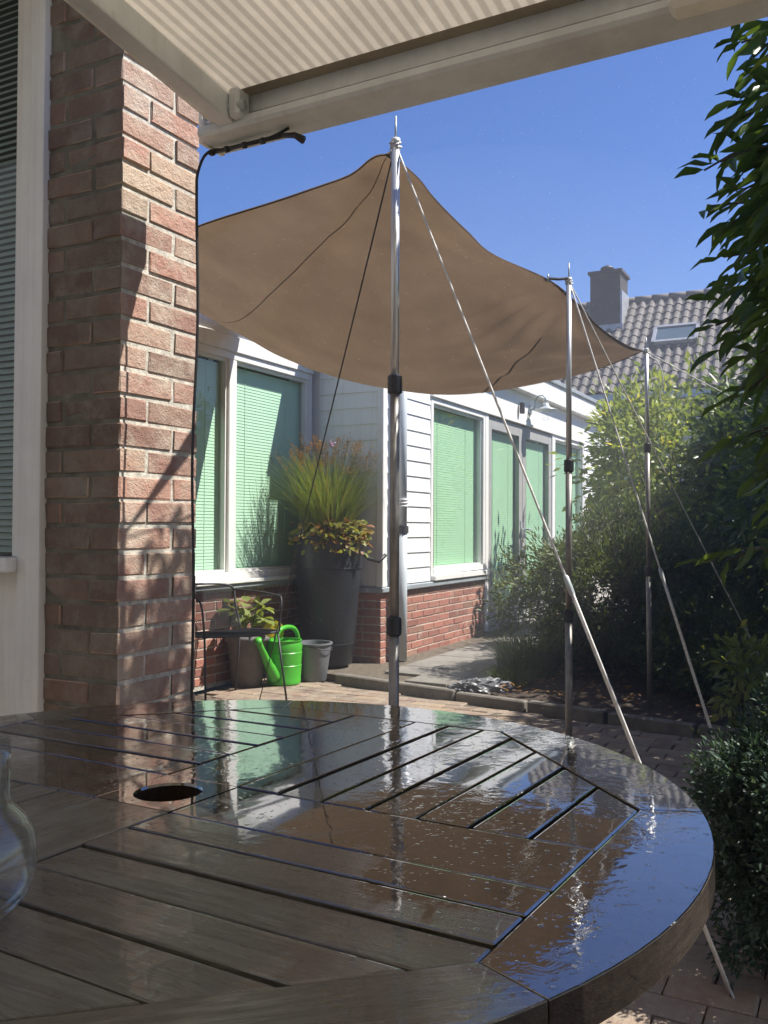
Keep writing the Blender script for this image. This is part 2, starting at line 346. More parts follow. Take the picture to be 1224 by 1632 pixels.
# leaf templates: (along, across, lift) with faces
LANCE = ([(0, 0, 0), (.22, .36, .06), (.55, .5, .07), (.82, .26, .0), (1, 0, -.12), (.82, -.26, .0), (.55, -.5, .07), (.22, -.36, .06), (.3, 0, -.02), (.65, 0, -.03)],
         [(0, 8, 1), (1, 8, 9, 2), (2, 9, 3), (3, 9, 4), (0, 7, 8), (7, 6, 9, 8), (6, 5, 9), (5, 4, 9)])
DIAM = ([(0, 0, 0), (.45, .5, .1), (1, 0, 0), (.45, -.5, .1)], [(0, 2, 1), (0, 3, 2)])
NEED = ([(0, .5, 0), (0, -.5, 0), (1, 0, 0)], [(0, 1, 2)])
def leaves_mesh(name, P, D, U, L, W, tmpl):
    P = np.asarray(P, float); n = len(P); D = unit(np.asarray(D, float)); S = unit(np.cross(D, np.asarray(U, float))); Nn = np.cross(S, D)
    tv = np.array(tmpl[0]); L = np.broadcast_to(L, n); W = np.broadcast_to(W, n)
    V = (P[:, None] + D[:, None]*(tv[None, :, 0, None]*L[:, None, None]) + S[:, None]*(tv[None, :, 1, None]*W[:, None, None]) + Nn[:, None]*(tv[None, :, 2, None]*L[:, None, None]))
    k = len(tv); V = V.reshape(-1, 3)
    li = []; st = []; tot = []; c = 0
    for f in tmpl[1]: li += list(f); st.append(c); tot.append(len(f)); c += len(f)
    li = (np.array(li)[None]+np.arange(n)[:, None]*k).ravel(); st = (np.array(st)[None]+np.arange(n)[:, None]*c).ravel(); tot = np.tile(tot, n)
    me = bpy.data.meshes.new(name); me.vertices.add(len(V)); me.vertices.foreach_set('co', V.ravel())
    me.loops.add(len(li)); me.loops.foreach_set('vertex_index', li.astype(np.int32))
    me.polygons.add(len(st)); me.polygons.foreach_set('loop_start', st.astype(np.int32))
    try: me.polygons.foreach_set('loop_total', tot.astype(np.int32))
    except Exception: pass
    me.update(calc_edges=True); me.validate(); return me
def crown_points(c, r, ncl, per, spread, shell=.55, flat=0.0):
    """leaf positions in clumps through an ellipsoid; returns positions, outward directions, clump centres"""
    c = np.array(c); r = np.array(r)
    d = unit(rng.normal(size=(ncl, 3))); rad = shell+(1-shell)*rng.random((ncl, 1))**.6
    lump = 1+.22*np.sin(d[:, :1]*5+1.3)*np.cos(d[:, 1:2]*4)
    cc = d*rad*lump
    pos = np.repeat(cc, per, 0)+rng.normal(size=(ncl*per, 3))*spread
    out = unit(np.repeat(d, per, 0)*.8+rng.normal(size=(ncl*per, 3))*.55+unit(pos-np.repeat(cc, per, 0))*.6)
    return c+pos*r, out, c+cc*r
def shrub(name, label, cat, base, c, r, ncl, per, spread, L, Wd, mat, tmpl=DIAM, droop=.2, trunks=3, tr=.02, group=None, bare=None, limbs=14, shell=.55):
    t = thing(name, label, cat, base, group); b = np.array(base)
    P, D, cc = crown_points(c, r, ncl, per, spread, shell)
    keep = P[:, 2] > .03
    P, D = P[keep], D[keep]; n = len(P)
    D = D+np.array([0, 0, -droop]); U = unit(rng.normal(size=(n, 3))*.6+np.array([0, -.2, 1.0]))
    me = leaves_mesh('crown', P-b, D, U, L*(.65+.6*rng.random(n)), Wd*(.7+.5*rng.random(n)), tmpl)
    o = link('crown', me, mat, t, smooth=False); stuff(o)
    mb = MB(); idx = rng.choice(len(cc), min(limbs, len(cc)), replace=False)
    for i, j in enumerate(idx):
        e = Vector(cc[j]-b); s0 = Vector((rng.normal()*tr*2, rng.normal()*tr*2, -.02)); mid = s0.lerp(e, .5)+Vector((rng.normal()*.06, rng.normal()*.06, .08))
        mb.tube([s0, s0.lerp(mid, .5)+Vector((rng.normal()*.02, rng.normal()*.02, .03)), mid, mid.lerp(e, .55)+Vector((rng.normal()*.03, rng.normal()*.03, 0)), e], [tr, tr*.85, tr*.6, tr*.4, tr*.2], 6)
    mb.build('trunk', 'bark', t, smooth=True)
    return t
def blades(n, base_r, h, lean, wid, c=(0, 0, 0), curl=.5):
    """curved grass blades as one mesh's verts and faces"""
    V = []; F = []
    for i in range(n):
        a = random.random()*2*math.pi; r0 = base_r*math.sqrt(random.random()); a2 = a+random.gauss(0, .5)
        hh = h*(.55+.5*random.random()); ln = lean*(.25+.9*random.random()); p0 = Vector((c[0]+r0*math.cos(a), c[1]+r0*math.sin(a), c[2]))
        d = Vector((math.cos(a2), math.sin(a2), 0)); s = Vector((-d.y, d.x, 0)); o = len(V); K = 5
        for k in range(K+1):
            u = k/K; p = p0+d*(ln*(u**(1.3+curl)))+Vector((0, 0, hh*(u-.28*curl*u**3))); ww = wid*(1-u*.85)
            V += [p-s*ww*.5, p+s*ww*.5]
        F += [(o+2*k, o+2*k+1, o+2*k+3, o+2*k+2) for k in range(K)]
    return V, F

def proj(p):
    v = Vector(p)-Vector((0, 0, CAM_H)); d = v.dot(_f)
    if d <= 0: return None
    return (612+FPX*v.dot(_r)/d, 816-FPX*v.dot(_u)/d, d)

# ================================================================== SETTING: ground, patio, kerb, path, bed
structure(MB().add([(-600, -600, -.06), (900, -600, -.06), (900, 900, -.06), (-600, 900, -.06)], [(0, 1, 2, 3)]).build('ground', 'ground'))
patio = structure(MB().box((-1.6, -2.2, -.05), (5.62, 3.75, -.012)).build('patio', 'joint_sand'))
def kerb_x(y): return 5.45+(y-3.45)*.2
pv = [MB().box((-.0485, -.0985, -.035), (.0485, .0985, 0)).mesh('paver') for _ in range(3)]
for k, me in enumerate(pv):
    bevel_mesh(me, .004)
    for v in me.vertices: v.co.x += random.gauss(0, .0008); v.co.y += random.gauss(0, .0008)
    me.materials.append(M['paver'])
spots = []
for i in range(72):
    for j in range(-11, 19):
        x = -1.5+i*.1; y = j*.2+(.1 if i % 2 else 0)
        if x > kerb_x(y)-.1 or y > 3.6 or y < -2.0: continue
        if x > 1.8 and x < 2.3 and y > 1.68: continue
        spots.append((x, y))
def vis_area(x, y):
    q = proj((x, y, 0))
    if not q or not (-10 < q[0] < 1234 and 800 < q[1] < 1650): return 0
    lim = np.interp(q[0], [0, 313, 620, 846, 965, 1083, 1152, 1160], [1000, 1122, 1128, 1168, 1202, 1262, 1360, 1700])
    if q[0] < 305 or (q[1] > lim and not (q[1] > 1470 and q[0] > 1050)): return 0
    return 1/q[2]**3
spots.sort(key=lambda s: -vis_area(*s))
for k, (x, y) in enumerate(spots[:300]):
    o = bpy.data.objects.new('paver', pv[k % 3]); col.objects.link(o); o.parent = patio
    o.location = (x+random.gauss(0, .001), y+random.gauss(0, .001), random.gauss(0, .0016)); o.rotation_euler = (random.gauss(0, .006), random.gauss(0, .006), random.gauss(0, .008))
mb = MB()
for (x, y) in spots[300:]:
    dz = random.gauss(0, .0015); mb.box((x-.047, y-.097, -.03), (x+.047, y+.097, dz))
stuff(mb.build('paver_field', 'paver', patio))
# kerb stones
kerb = structure(MB().add([(kerb_x(y)+dx, y, -.02) for y in (3.18, -1.4) for dx in (.0, .05)], [(0, 1, 3, 2)]).build('kerb', 'kerb'))
ang = math.atan(.2)
for k in range(9):
    y1 = 3.18-k*.49; y0 = y1-.48; yc = (y0+y1)/2
    MB().box((-.03, -.238, -.06), (.03, .238, .062+random.gauss(0, .005))).build('kerb_stone', 'kerb', kerb, bevel=.008, loc=(kerb_x(yc)+.02, yc, 0), rot=(0, 0, -ang+random.gauss(0, .012)))
# path of concrete tiles along the house front
path = structure(MB().prism([(kerb_x(2.0)+.05, 2.0), (14, 2.0), (14, 3.2), (6.07, 3.2), (6.07, 3.78), (5.58, 3.78)], -.04, .04).build('path', 'joint_sand'))
for i in range(26):
    for j in range(4):
        x = 5.35+i*.302+.15; y = 2.03+j*.302+.15
        if x-.15 < kerb_x(y)+.06 or x > 13: continue
        if y > 3.05: continue
        MB().box((-.148, -.148, 0), (.148, .148, .03)).build('tile', 'conc_tile', path, bevel=.003, loc=(x, y, .032+random.gauss(0, .0015)), rot=(random.gauss(0, .004), random.gauss(0, .004), random.gauss(0, .006)))
# garden bed of bare soil
nx, ny = 90, 60; vs = []; fs = []
for j in range(ny+1):
    for i in range(nx+1):
        y = -3.2+j/ny*5.2; xk = kerb_x(y)+.06; x = xk+(i/nx)**1.5*(20-xk)
        h = .035+.02*math.sin(x*3.1+y*2)+.018*math.sin(x*7.3-y*5.1)+random.gauss(0, .006)+.1*min(1, max(0, (x-xk)/2))*(1 if y < 1.7 else (2.0-y)/.3)
        vs.append((x, y, h))
for j in range(ny):
    for i in range(nx): a = j*(nx+1)+i; fs.append((a, a+1, a+nx+2, a+nx+1))
structure(MB().add(vs, fs).build('garden_bed', 'soil', smooth=True))
# dead leaves and chips lying on the bed
n = 900; P = np.c_[5.2+rng.random(n)**1.4*4, -.6+rng.random(n)*2.6, np.full(n, .085)]; P[:, 0] = np.maximum(P[:, 0], 5.45+(P[:, 1]-3.45)*.2+.12)
P[:, 2] += .1*np.clip((P[:, 0]-5.2)/2, 0, 1)*np.where(P[:, 1] < 1.7, 1, np.clip((2-P[:, 1])/.3, 0, 1))
D = np.c_[rng.normal(size=(n, 2)), rng.normal(size=n)*.25]
lo = stuff(link('leaf_litter', leaves_mesh('leaf_litter', P, D, np.tile([0, 0, 1.], (n, 1)), .03+.03*rng.random(n), .02, DIAM), 'seed')); lo['label'] = 'brown fallen leaves scattered on the garden bed soil'; lo['category'] = 'leaves'

# ================================================================== NEAR HOUSE: brick wall end with white window frame
PX0, PX1, PY0, PY1 = 1.881, 2.209, 1.80, 2.085
near = thing('brick_house_corner', 'brick wall end in sun and shade with white window frame, by the table', 'house corner', (PX0, PY0, 0))
def lp(o_, p): return tuple(a-b for a, b in zip(p, o_))
B0 = (PX0, PY0, 0)
MB().box(lp(B0, (PX0+.0045, PY0+.0045, 0)), lp(B0, (PX1-.0045, PY1-.002, 2.9))).build('mortar', 'mortar', near)
_mo = near.children[0].data; _mo.materials.append(M['mortar_shaded'])
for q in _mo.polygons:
    if q.normal.x < -.75: q.material_index = 1  # only the side away from the sun gets the painted shade
CH = .0724; JT = .0135
def rough_brick(L, Dp, H):
    mb = MB().box((0, 0, 0), (L, Dp, H)); me = mb.mesh('brick'); bevel_mesh(me, .0028)
    for v in me.vertices: v.co += Vector((random.gauss(0, .0013), random.gauss(0, .0008), random.gauss(0, .0013)))
    me.materials.append(M['brick']); me.materials.append(M['brick_shaded'])
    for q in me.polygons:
        if q.normal.x < -.75: q.material_index = 1  # shade-coloured copy on the brick faces turned from the sun
    return me
bh = CH-JT
lib = {k: [rough_brick(*d, bh) for _ in range(4)] for k, d in {'sx': (.212, .102), 'hd': (.104, .212), 'ly': (.1, .171), 'ls': (.1, .061)}.items()}
def place_brick(k, x, y, z):
    o = bpy.data.objects.new('brick', random.choice(lib[k])); col.objects.link(o); o.parent = near
    o.location = lp(B0, (x+random.gauss(0, .0012), y+random.gauss(0, .0016), z+random.gauss(0, .0008))); o.rotation_euler = (random.gauss(0, .005), random.gauss(0, .004), random.gauss(0, .006))
ztop = 2.222+CH*7; k = 0; z = ztop-CH+JT/2
while z > -.05:
    if k % 2 == 1:
        place_brick('sx', PX0, PY0, z); place_brick('hd', PX0+.224, PY0, z); place_brick('ly', PX0, PY0+.114, z)
    else:
        place_brick('hd', PX0, PY0, z); place_brick('sx', PX0+.116, PY0, z); place_brick('ls', PX0, PY0+.224, z)
    z -= CH; k += 1
# white window frame next to it, seen in shade
fr = MB(); fr.box((-.02, .285, -.02), (.10, .342, 2.9)); fr.box((-.006, .342, -.02), (.10, .392, 2.9)); fr.box((.012, .392, .97), (.10, .435, 2.9)); fr.build('window_post', 'cream_paint', near, bevel=.004, segs=2)
MB().box((-.045, .392, .925), (.12, 1.6, .968)).build('sill', 'white_paint', near, bevel=.006, segs=2)
MB().box((.03, .392, -.02), (.10, 1.6, .925)).build('panel', 'cream_paint', near, bevel=.003)
MB().box((.015, .392, .05), (.03, .42, .9)).build('panel_moulding', 'cream_paint', near, bevel=.003)
wg = MB().box((.055, .435, .968), (.06, 1.55, 2.9)).build('pane', 'pane_dark', near)
sb = MB()
for i in range(95): z = .98+i*.0205; sb.add([(.075, .437, z), (.075, 1.5, z), (.09, 1.5, z+.0185), (.09, .437, z+.0185)], [(0, 1, 2, 3)])
stuff(sb.build('blind', 'blind3', near)); MB().box((.13, .385, .9), (.16, 1.6, 2.9)).build('room_backing', 'room', near)

MB().box((-.95, -.04, 2.76), (.34, 3.2, 2.82)).build('unseen_shade_slab', 'cream_paint', near)  # added slab out of view, keeps sky light off the wall end
# house wall behind the camera, which carries the awning
structure(MB().box((-1.75, -3.2, 0), (-1.45, 9, 4.5)).build('wall_behind', 'far_wall'))

# ================================================================== BUNGALOW with siding, brick plinth, green blinds
EX, EY, BY = 6.065, 3.181, 3.784
H0 = (EX, EY, 0)
house = thing('bungalow', 'white sided bungalow with brick plinth, grey doors and closed green blinds', 'house', H0)
def hb(a, b, name, mat, parent=None, bev=0, mb=None):
    m_ = MB().box(lp(H0, a), lp(H0, b)); return m_.build(name, mat, parent or house, bevel=bev)
# plinth (mortar) with bricks
PL = {k_: MB().box(lp(H0, a_), lp(H0, b_)).build('plinth', 'mortar', house) for k_, (a_, b_) in {
    'f': ((EX+.005, EY+.005, 0), (8.2, EY+.25, .572)), 's': ((EX+.005, EY+.25, 0), (EX+.25, BY+.2, .572)),
    'b': ((2.3, BY+.005, 0), (EX+.005, BY+.25, .66)), 'r': ((10.45, EY+.005, 0), (13.3, EY+.25, .572))}.items()}
PCH = .0604
def pbrick(L, ax):
    me = (MB().box((0, 0, 0), (L, .05, PCH-.01)) if ax == 'x' else MB().box((0, 0, 0), (.05, L, PCH-.01))).mesh('brick'); bevel_mesh(me, .003); me.materials.append(M['brick2']); return me
pb = {('x', 0): pbrick(.206, 'x'), ('x', 1): pbrick(.098, 'x'), ('y', 0): pbrick(.206, 'y'), ('y', 1): pbrick(.098, 'y')}
def brick_run(ax, a0, a1, fixed, z0, rows, plinth):
    for r_ in range(rows):
        a = a0-(.108 if r_ % 2 else 0)
        while a < a1-.02:
            s0, e0 = max(a, a0), min(a+.206, a1)
            if e0-s0 > .03:
                full = e0-s0 > .15
                o = bpy.data.objects.new('brick', pb[(ax, 0 if full else 1)]); col.objects.link(o); o.parent = plinth
                sc_ = (e0-s0)/(.206 if full else .098)
                o.location = lp(H0, (s0, fixed, z0+r_*PCH) if ax == 'x' else (fixed, s0, z0+r_*PCH))
                if ax == 'x': o.location.y += random.gauss(0, .001); o.scale = (sc_, 1, 1)
                else: o.location.x += random.gauss(0, .001); o.scale = (1, sc_, 1)
            a += .216
brick_run('x', EX, 8.2, EY, .03, 9, PL['f']); brick_run('y', EY+.052, BY, EX, .03, 9, PL['s']); brick_run('x', 4.0, EX, BY, .03, 10, PL['b']); brick_run('x', 10.45, 11.7, EY, .03, 9, PL['r'])
# zinc flashing on the plinth
def flashing(poly, name='flashing'): MB().add(*poly).build(name, 'zinc', house)
hb((EX-.03, EY-.035, .572), (8.22, EY+.1, .612), 'flashing', 'zinc', bev=.006); hb((EX-.035, EY+.1, .571), (EX+.06, BY-.02, .611), 'flashing', 'zinc', bev=.006)
hb((3.2, BY-.045, .645), (EX-.04, BY+.1, .675), 'flashing', 'zinc', bev=.006)
hb((10.42, EY-.035, .572), (13.32, EY+.1, .612), 'flashing', 'zinc', bev=.006)
# siding boards: a wedge profile, each board its own piece
def board(ax, a0, a1, fixed, z):
    h = .131; t0, t1 = .013, .004
    if ax == 'x': v = [(a, fixed-t, z+zz) for a in (a0, a1) for t, zz in ((t0, 0), (t1, h), (-.02, h), (-.02, 0))]
    else: v = [(fixed-t, a, z+zz) for a in (a0, a1) for t, zz in ((t0, 0), (t1, h), (-.02, h), (-.02, 0))]
    v = [lp(H0, p) for p in v]
    f = [(0, 1, 5, 4), (1, 2, 6, 5), (2, 3, 7, 6), (3, 0, 4, 7), (0, 3, 2, 1), (4, 5, 6, 7)]
    if ax == 'x': f = [tuple(reversed(q)) for q in f]
    MB().add(v, f).build('siding_board', 'siding', house)
for i in range(15):
    z = .618+i*.123
    board('x', EX+.045, 6.94, EY+.004, z+random.gauss(0, .001)); board('y', EY+.03, BY-.06, EX+.004, z+random.gauss(0, .001))
    board('x', 11.78, 13.28, EY+.004, z)
hb((EX-.028, EY-.03, .614), (EX+.044, EY+.028, 2.5), 'corner_post', 'white_paint', bev=.004)
# wall body behind boards, lintel bands, soffit, fascia, roof
hb((EX+.03, EY+.06, .6), (6.94, EY+.2, 2.5), 'wall', 'siding'); hb((11.75, EY+.06, .6), (13.3, EY+.2, 2.5), 'wall', 'siding')
hb((EX+.03, EY+.2, .6), (EX+.2, BY+.2, 2.5), 'wall', 'siding')
hb((13.1, EY+.2, 0), (13.3, 8, 2.5), 'wall', 'siding')
hb((6.94, EY-.012, 2.20), (11.78, EY+.15, 2.5), 'lintel', 'white_paint', bev=.004)
hb((6.94, EY-.03, 2.165), (11.78, EY+.1, 2.198), 'drip_board', 'white_paint', bev=.004)
hb((3.0, BY-.025, 2.255), (EX-.03, BY+.15, 2.36), 'lintel', 'white_paint', bev=.004); hb((3.0, BY-.012, 2.362), (EX-.03, BY+.15, 2.5), 'lintel', 'white_paint', bev=.004)
hb((EX-.1, EY-.1, 2.5), (13.4, 8, 2.715), 'fascia', 'white_paint', bev=.004); hb((2.2, BY-.1, 2.501), (EX-.1, 8, 2.716), 'fascia', 'white_paint', bev=.004)
hb((EX-.12, EY-.125, 2.716), (13.43, 8.05, 2.765), 'roof_edge', 'zinc', bev=.006); hb((2.2, BY-.125, 2.717), (EX-.12, 8.05, 2.766), 'roof_edge', 'zinc', bev=.006)
def blind(x0, x1, y, z0, z1, mat, parent):
    m_ = MB(); n_ = int((z1-z0)/.0215)
    for i in range(n_):
        z = z0+i*.0215; m_.add([lp(H0, p) for p in ((x0, y, z), (x1, y, z), (x1, y+.003, z+.0219), (x0, y+.003, z+.0219))], [(0, 1, 2, 3)])
    for k_ in (.22, .78): m_.box(lp(H0, (x0+(x1-x0)*k_-.002, y-.002, z0)), lp(H0, (x0+(x1-x0)*k_+.002, y, z1)))
    stuff(m_.build('blind', mat, parent))
    MB().box(lp(H0, (x0-.01, y+.1, z0-.05)), lp(H0, (x1+.01, y+.12, z1+.05))).build('room_backing', 'room', parent)
def window(x0, x1, y, z0, z1, mat, fw=.05, mull=(), fmat='white_paint', pane_y=.045):
    m_ = MB(); y0, y1 = y-.01, y+.09
    m_.box(lp(H0, (x0, y0, z0)), lp(H0, (x0+fw, y1, z1))); m_.box(lp(H0, (x1-fw, y0, z0)), lp(H0, (x1, y1, z1)))
    m_.box(lp(H0, (x0+fw, y0, z1-fw)), lp(H0, (x1-fw, y1, z1))); m_.box(lp(H0, (x0+fw, y0, z0)), lp(H0, (x1-fw, y1, z0+fw)))
    for a, b in mull: m_.box(lp(H0, (a, y0+.001, z0+fw)), lp(H0, (b, y1, z1-fw)))
    wo = m_.build('window', fmat, house, bevel=.005)
    xs = [x0+fw]+[q for ab in mull for q in ab]+[x1-fw]
    for i in range(0, len(xs), 2):
        MB().box(lp(H0, (xs[i], y+pane_y, z0+fw)), lp(H0, (xs[i+1], y+pane_y+.005, z1-fw))).build('pane', 'pane', wo)
        bx = MB(); a, b, c, d = xs[i], xs[i+1], z0+fw, z1-fw; t_ = .018
        for q in (((a, c), (a+t_, d)), ((b-t_, c), (b, d)), ((a+t_, c), (b-t_, c+t_)), ((a+t_, d-t_), (b-t_, d))): bx.box(lp(H0, (q[0][0], y+.012, q[0][1])), lp(H0, (q[1][0], y+pane_y+.001, q[1][1])))
        bx.build('glazing_bead', fmat, wo)
        blind(xs[i]+.006, xs[i+1]-.006, y+.075, z0+fw+.004, z1-fw-.01, mat, wo)
    return wo
w1 = window(6.945, 8.2, EY, .665, 2.163, 'blind2'); hb((6.95, EY-.05, .617), (8.205, EY+.05, .663), 'sill', 'white_paint', w1, .006)
w2 = window(10.43, 11.74, EY, .665, 2.163, 'blind2'); hb((10.43, EY-.05, .617), (11.75, EY+.05, .663), 'sill', 'white_paint', w2, .006)
w3 = window(3.4, 6.03, BY, .705, 2.253, 'blind', mull=((4.22, 4.29), (4.975, 5.06)))
hb((3.38, BY-.06, .677), (6.03, BY+.05, .704), 'sill', 'white_paint', w3, .006)
# double doors, grey
hb((8.205, EY-.012, .05), (8.285, EY+.08, 2.163), 'door_post', 'white_paint', bev=.004); hb((10.36, EY-.012, .05), (10.428, EY+.08, 2.163), 'door_post', 'white_paint', bev=.004)
for (a, b, hs) in ((8.29, 9.315, 1), (9.325, 10.355, -1)):
    m_ = MB(); z0, z1 = .075, 2.155; st = .105
    m_.box(lp(H0, (a, EY, z0)), lp(H0, (a+st, EY+.05, z1))); m_.box(lp(H0, (b-st, EY, z0)), lp(H0, (b, EY+.05, z1)))
    m_.box(lp(H0, (a+st, EY, z1-.12)), lp(H0, (b-st, EY+.05, z1))); m_.box(lp(H0, (a+st, EY, z0)), lp(H0, (b-st, EY+.05, z0+.24)))
    d_ = m_.build('door', 'grey_paint', house, bevel=.004)
    MB().box(lp(H0, (a+st, EY+.022, z0+.24)), lp(H0, (b-st, EY+.027, z1-.12))).build('pane', 'pane', d_)
    blind(a+st+.004, b-st-.004, EY+.06, z0+.25, z1-.13, 'blind2', d_)
    hx = b-.05 if hs > 0 else a+.05
    MB().tube([lp(H0, (hx, EY-.005, 1.05)), lp(H0, (hx, EY-.05, 1.05)), lp(H0, (hx-hs*.11, EY-.05, 1.05))], .009, 8).box(lp(H0, (hx-.02, EY-.008, .96)), lp(H0, (hx+.02, EY-.001, 1.14))).build('door_handle', 'lamp', d_, smooth=False)
hb((8.2, EY-.05, .03), (10.43, EY+.1, .072), 'threshold', 'conc_tile', bev=.006)

# downpipe on the house front
dp = thing('downpipe', 'pale grey downpipe on white siding near the house corner', 'downpipe', (6.24, EY-.09, 0))
MB().tube([(0, 0, .05), (0, 0, 1.02)], .04, 16).build('pipe', 'downpipe', dp, smooth=True); MB().tube([(0, 0, 1.02), (0, 0, 2.5)], .036, 16).build('pipe', 'downpipe', dp, smooth=True)
for z in (1.22, 1.245, 1.27): MB().tube([(0, 0, z), (0, 0, z+.012)], .045, 16).build('joint_ring', 'white_paint', dp, smooth=True)
MB().tube([(0, 0, 1.02), (0, 0, 1.075)], .047, 16).box((-.012, .03, 1.03), (.012, .09, 1.06)).box((.04, -.02, 1.02), (.07, .02, 1.07)).build('clamp', 'dark_metal', dp)
# gooseneck wall lamp above the doors
LX, LY, LZ = 9.52, EY-.19, 2.30
lm = thing('wall_lamp', 'pale enamel gooseneck wall lamp under the white fascia above the doors', 'lamp', (LX, LY, LZ))
MB().lathe([(0, .125), (.03, .12), (.045, .09), (.05, .075), (.13, .045), (.133, .04), (.05, .068), (.0, .07)], 28).build('shade', 'lamp', lm, smooth=True)
MB().lathe([(.038, .07), (.042, .0), (.036, -.06), (.015, -.08), (0, -.082)], 20).build('glass_jar', 'mug', lm, smooth=True)
MB().tube([(0, 0, .12), (0, 0, .17), (0, .03, .205), (0, .08, .2), (0, .115, .15), (0, .12, .07), (0, .17, .05)], .009, 8).build('gooseneck', 'lamp', lm, smooth=True)
MB().lathe([(0, -.01), (.05, -.01), (.05, .01), (0, .01)], 18).build('wall_plate', 'lamp', lm, loc=(0, .172, .05), rot=(R(90), 0, 0))
so = MB().box((-.02, -.03, -.06), (.02, .02, .06)).build('outdoor_sensor', 'dark_metal', loc=(9.16, EY-.045, 2.33), bevel=.008); tag(so, 'small dark sensor box on the white lintel beside the wall lamp', 'sensor')
# hose loop hanging on the shaded side wall
hz = MB().tube([(EX-.03, 3.36, 1.02), (EX-.09, 3.34, 1.0), (EX-.13, 3.30, .9), (EX-.12, 3.22, .83), (EX-.09, 3.15, .81), (EX-.04, EY-.06, .86)], .014, 10).build('hose_bend', 'black_plastic', smooth=True)
tag(hz, 'short black hose bend sticking out beside the tall planter', 'hose')

# ================================================================== NEIGHBOUR HOUSE with tiled roof
NX0, NX1, NZ0, NZ1, NYA, NYB = 20.0, 22.57, 4.05, 6.62, -6.0, 7.6
nh = thing('neighbour_house', 'distant house with grey pantile roof and dark chimney behind the shrubs', 'house', (NX0, 0, 0))
MB().box((.4, NYA+.2, 0), (5.0, NYB-.2, 4.0)).build('wall', 'far_wall', nh)
rl = math.hypot(NX1-NX0, NZ1-NZ0); ra = math.atan2(NZ1-NZ0, NX1-NX0)
MB().add([(0, NYA, NZ0-.08), (0, NYB, NZ0-.08), (NX1-NX0, NYB, NZ1-.08), (NX1-NX0, NYA, NZ1-.08), (2*(NX1-NX0), NYB, NZ0-.08), (2*(NX1-NX0), NYA, NZ0-.08)], [(0, 3, 2, 1), (3, 5, 4, 2)]).build('roof', 'roof_tile', nh)
roof = [c for c in nh.children if c.name.startswith('roof')][0]
MB().box((-.12, NYA, NZ0-.2), (.02, NYB, NZ0-.04)).build('gutter', 'zinc', nh)
# pantile: S-profile strip with thickness lip
TW, TE = .215, .30
prof = [(0, .0), (.04, .045), (.085, .058), (.125, .04), (.165, .008), (.215, .0)]
tv = [(0-.02, y, z) for y, z in prof]+[(TE+.03, y, z-.022) for y, z in prof]+[(-.02, y, z-.03) for y, z in prof]
tf = [(i, i+1, 7+i, 6+i) for i in range(5)]+[(i+12, i+13, i+1, i) for i in range(5)]
tme = MB().add(tv, tf).mesh('roof_tile'); tme.materials.append(M['roof_tile'])
rm = Matrix.Translation((0, 0, NZ0)) @ Matrix.Rotation(-ra, 4, 'Y')
tl = []
for i in range(int((NYB-NYA)/TW)):
    for j in range(int(rl/TE)+1):
        if j*TE > rl-.1: continue
        y = NYA+i*TW; p = rm @ Vector((j*TE, y, .03)); q = proj((p.x+NX0, p.y, p.z))
        vis = q and 900 < q[0] < 1200 and q[1] < 640 and q[1] > 560-.55*(q[0]-985) - 60
        if q and 1012 < q[0] < 1082 and 524 < q[1] < 556: vis = False
        tl.append((0 if vis else 1, abs(q[0]-1060) if q else 9e9, j, y))
tl.sort(key=lambda a: (a[0], a[1]))
for k, (a, b, j, y) in enumerate(tl[:300]):
    o = bpy.data.objects.new('roof_tile', tme); col.objects.link(o); o.parent = roof
    o.matrix_local = rm @ Matrix.Translation((j*TE+random.gauss(0, .004), y, .03)) @ Matrix.Rotation(random.gauss(0, .01), 4, 'Z')
mb = MB()
for (a, b, j, y) in tl[300:]:
    m_ = rm @ Matrix.Translation((j*TE+random.gauss(0, .004), y, .03)); mb.add([m_ @ Vector(v) for v in tv], tf)
stuff(mb.build('roof_tile_field', 'roof_tile', roof))
for i in range(int((NYB-NYA)/.4)):
    MB().tube([(NX1-NX0, NYA+i*.4, NZ1+.03), (NX1-NX0, NYA+i*.4+.41, NZ1+.045)], .1, 10).build('ridge_tile', 'roof_tile', roof, smooth=True)
ch = MB().box((1.75, 5.0, 5.4), (2.55, 5.72, 7.2)).build('chimney', 'chimney', nh)
MB().box((1.7, 4.95, 7.2), (2.6, 5.77, 7.27)).build('chimney_cap', 'chimney', ch); MB().lathe([(.1, 0), (.1, .12), (.16, .14), (.16, .18), (.05, .24), (0, .25)], 16, (2.2, 5.42, 7.27)).build('chimney_pot', 'dark_metal', ch, smooth=True)
MB().box((1.7, 4.93, 5.7), (1.745, 5.8, 5.95)).box((1.72, 4.95, 5.75), (2.6, 4.995, 6.75)).build('lead_flashing', 'lead', ch)
# skylight
def on_roof(s, y, h): return rm @ Vector((s, y, h))
sk = MB(); s0, s1, y0, y1 = 1.62, 2.28, 3.15, 4.15
for (a, b, c, d) in ((s0, s0+.07, y0, y1), (s1-.07, s1, y0, y1), (s0, s1, y0, y0+.07), (s0, s1, y1-.07, y1)):
    sk.add([on_roof(s, y, h) for h in (.05, .15) for s, y in ((a, c), (b, c), (b, d), (a, d))], [(0, 3, 2, 1), (4, 5, 6, 7), (0, 1, 5, 4), (1, 2, 6, 5), (2, 3, 7, 6), (3, 0, 4, 7)])
sko = sk.build('skylight', 'lead', roof); MB().add([on_roof(s, y, .12) for s, y in ((s0+.06, y0+.06), (s1-.06, y0+.06), (s1-.06, y1-.06), (s0+.06, y1-.06))], [(0, 1, 2, 3)]).build('pane', 'skylight_glass', nh)

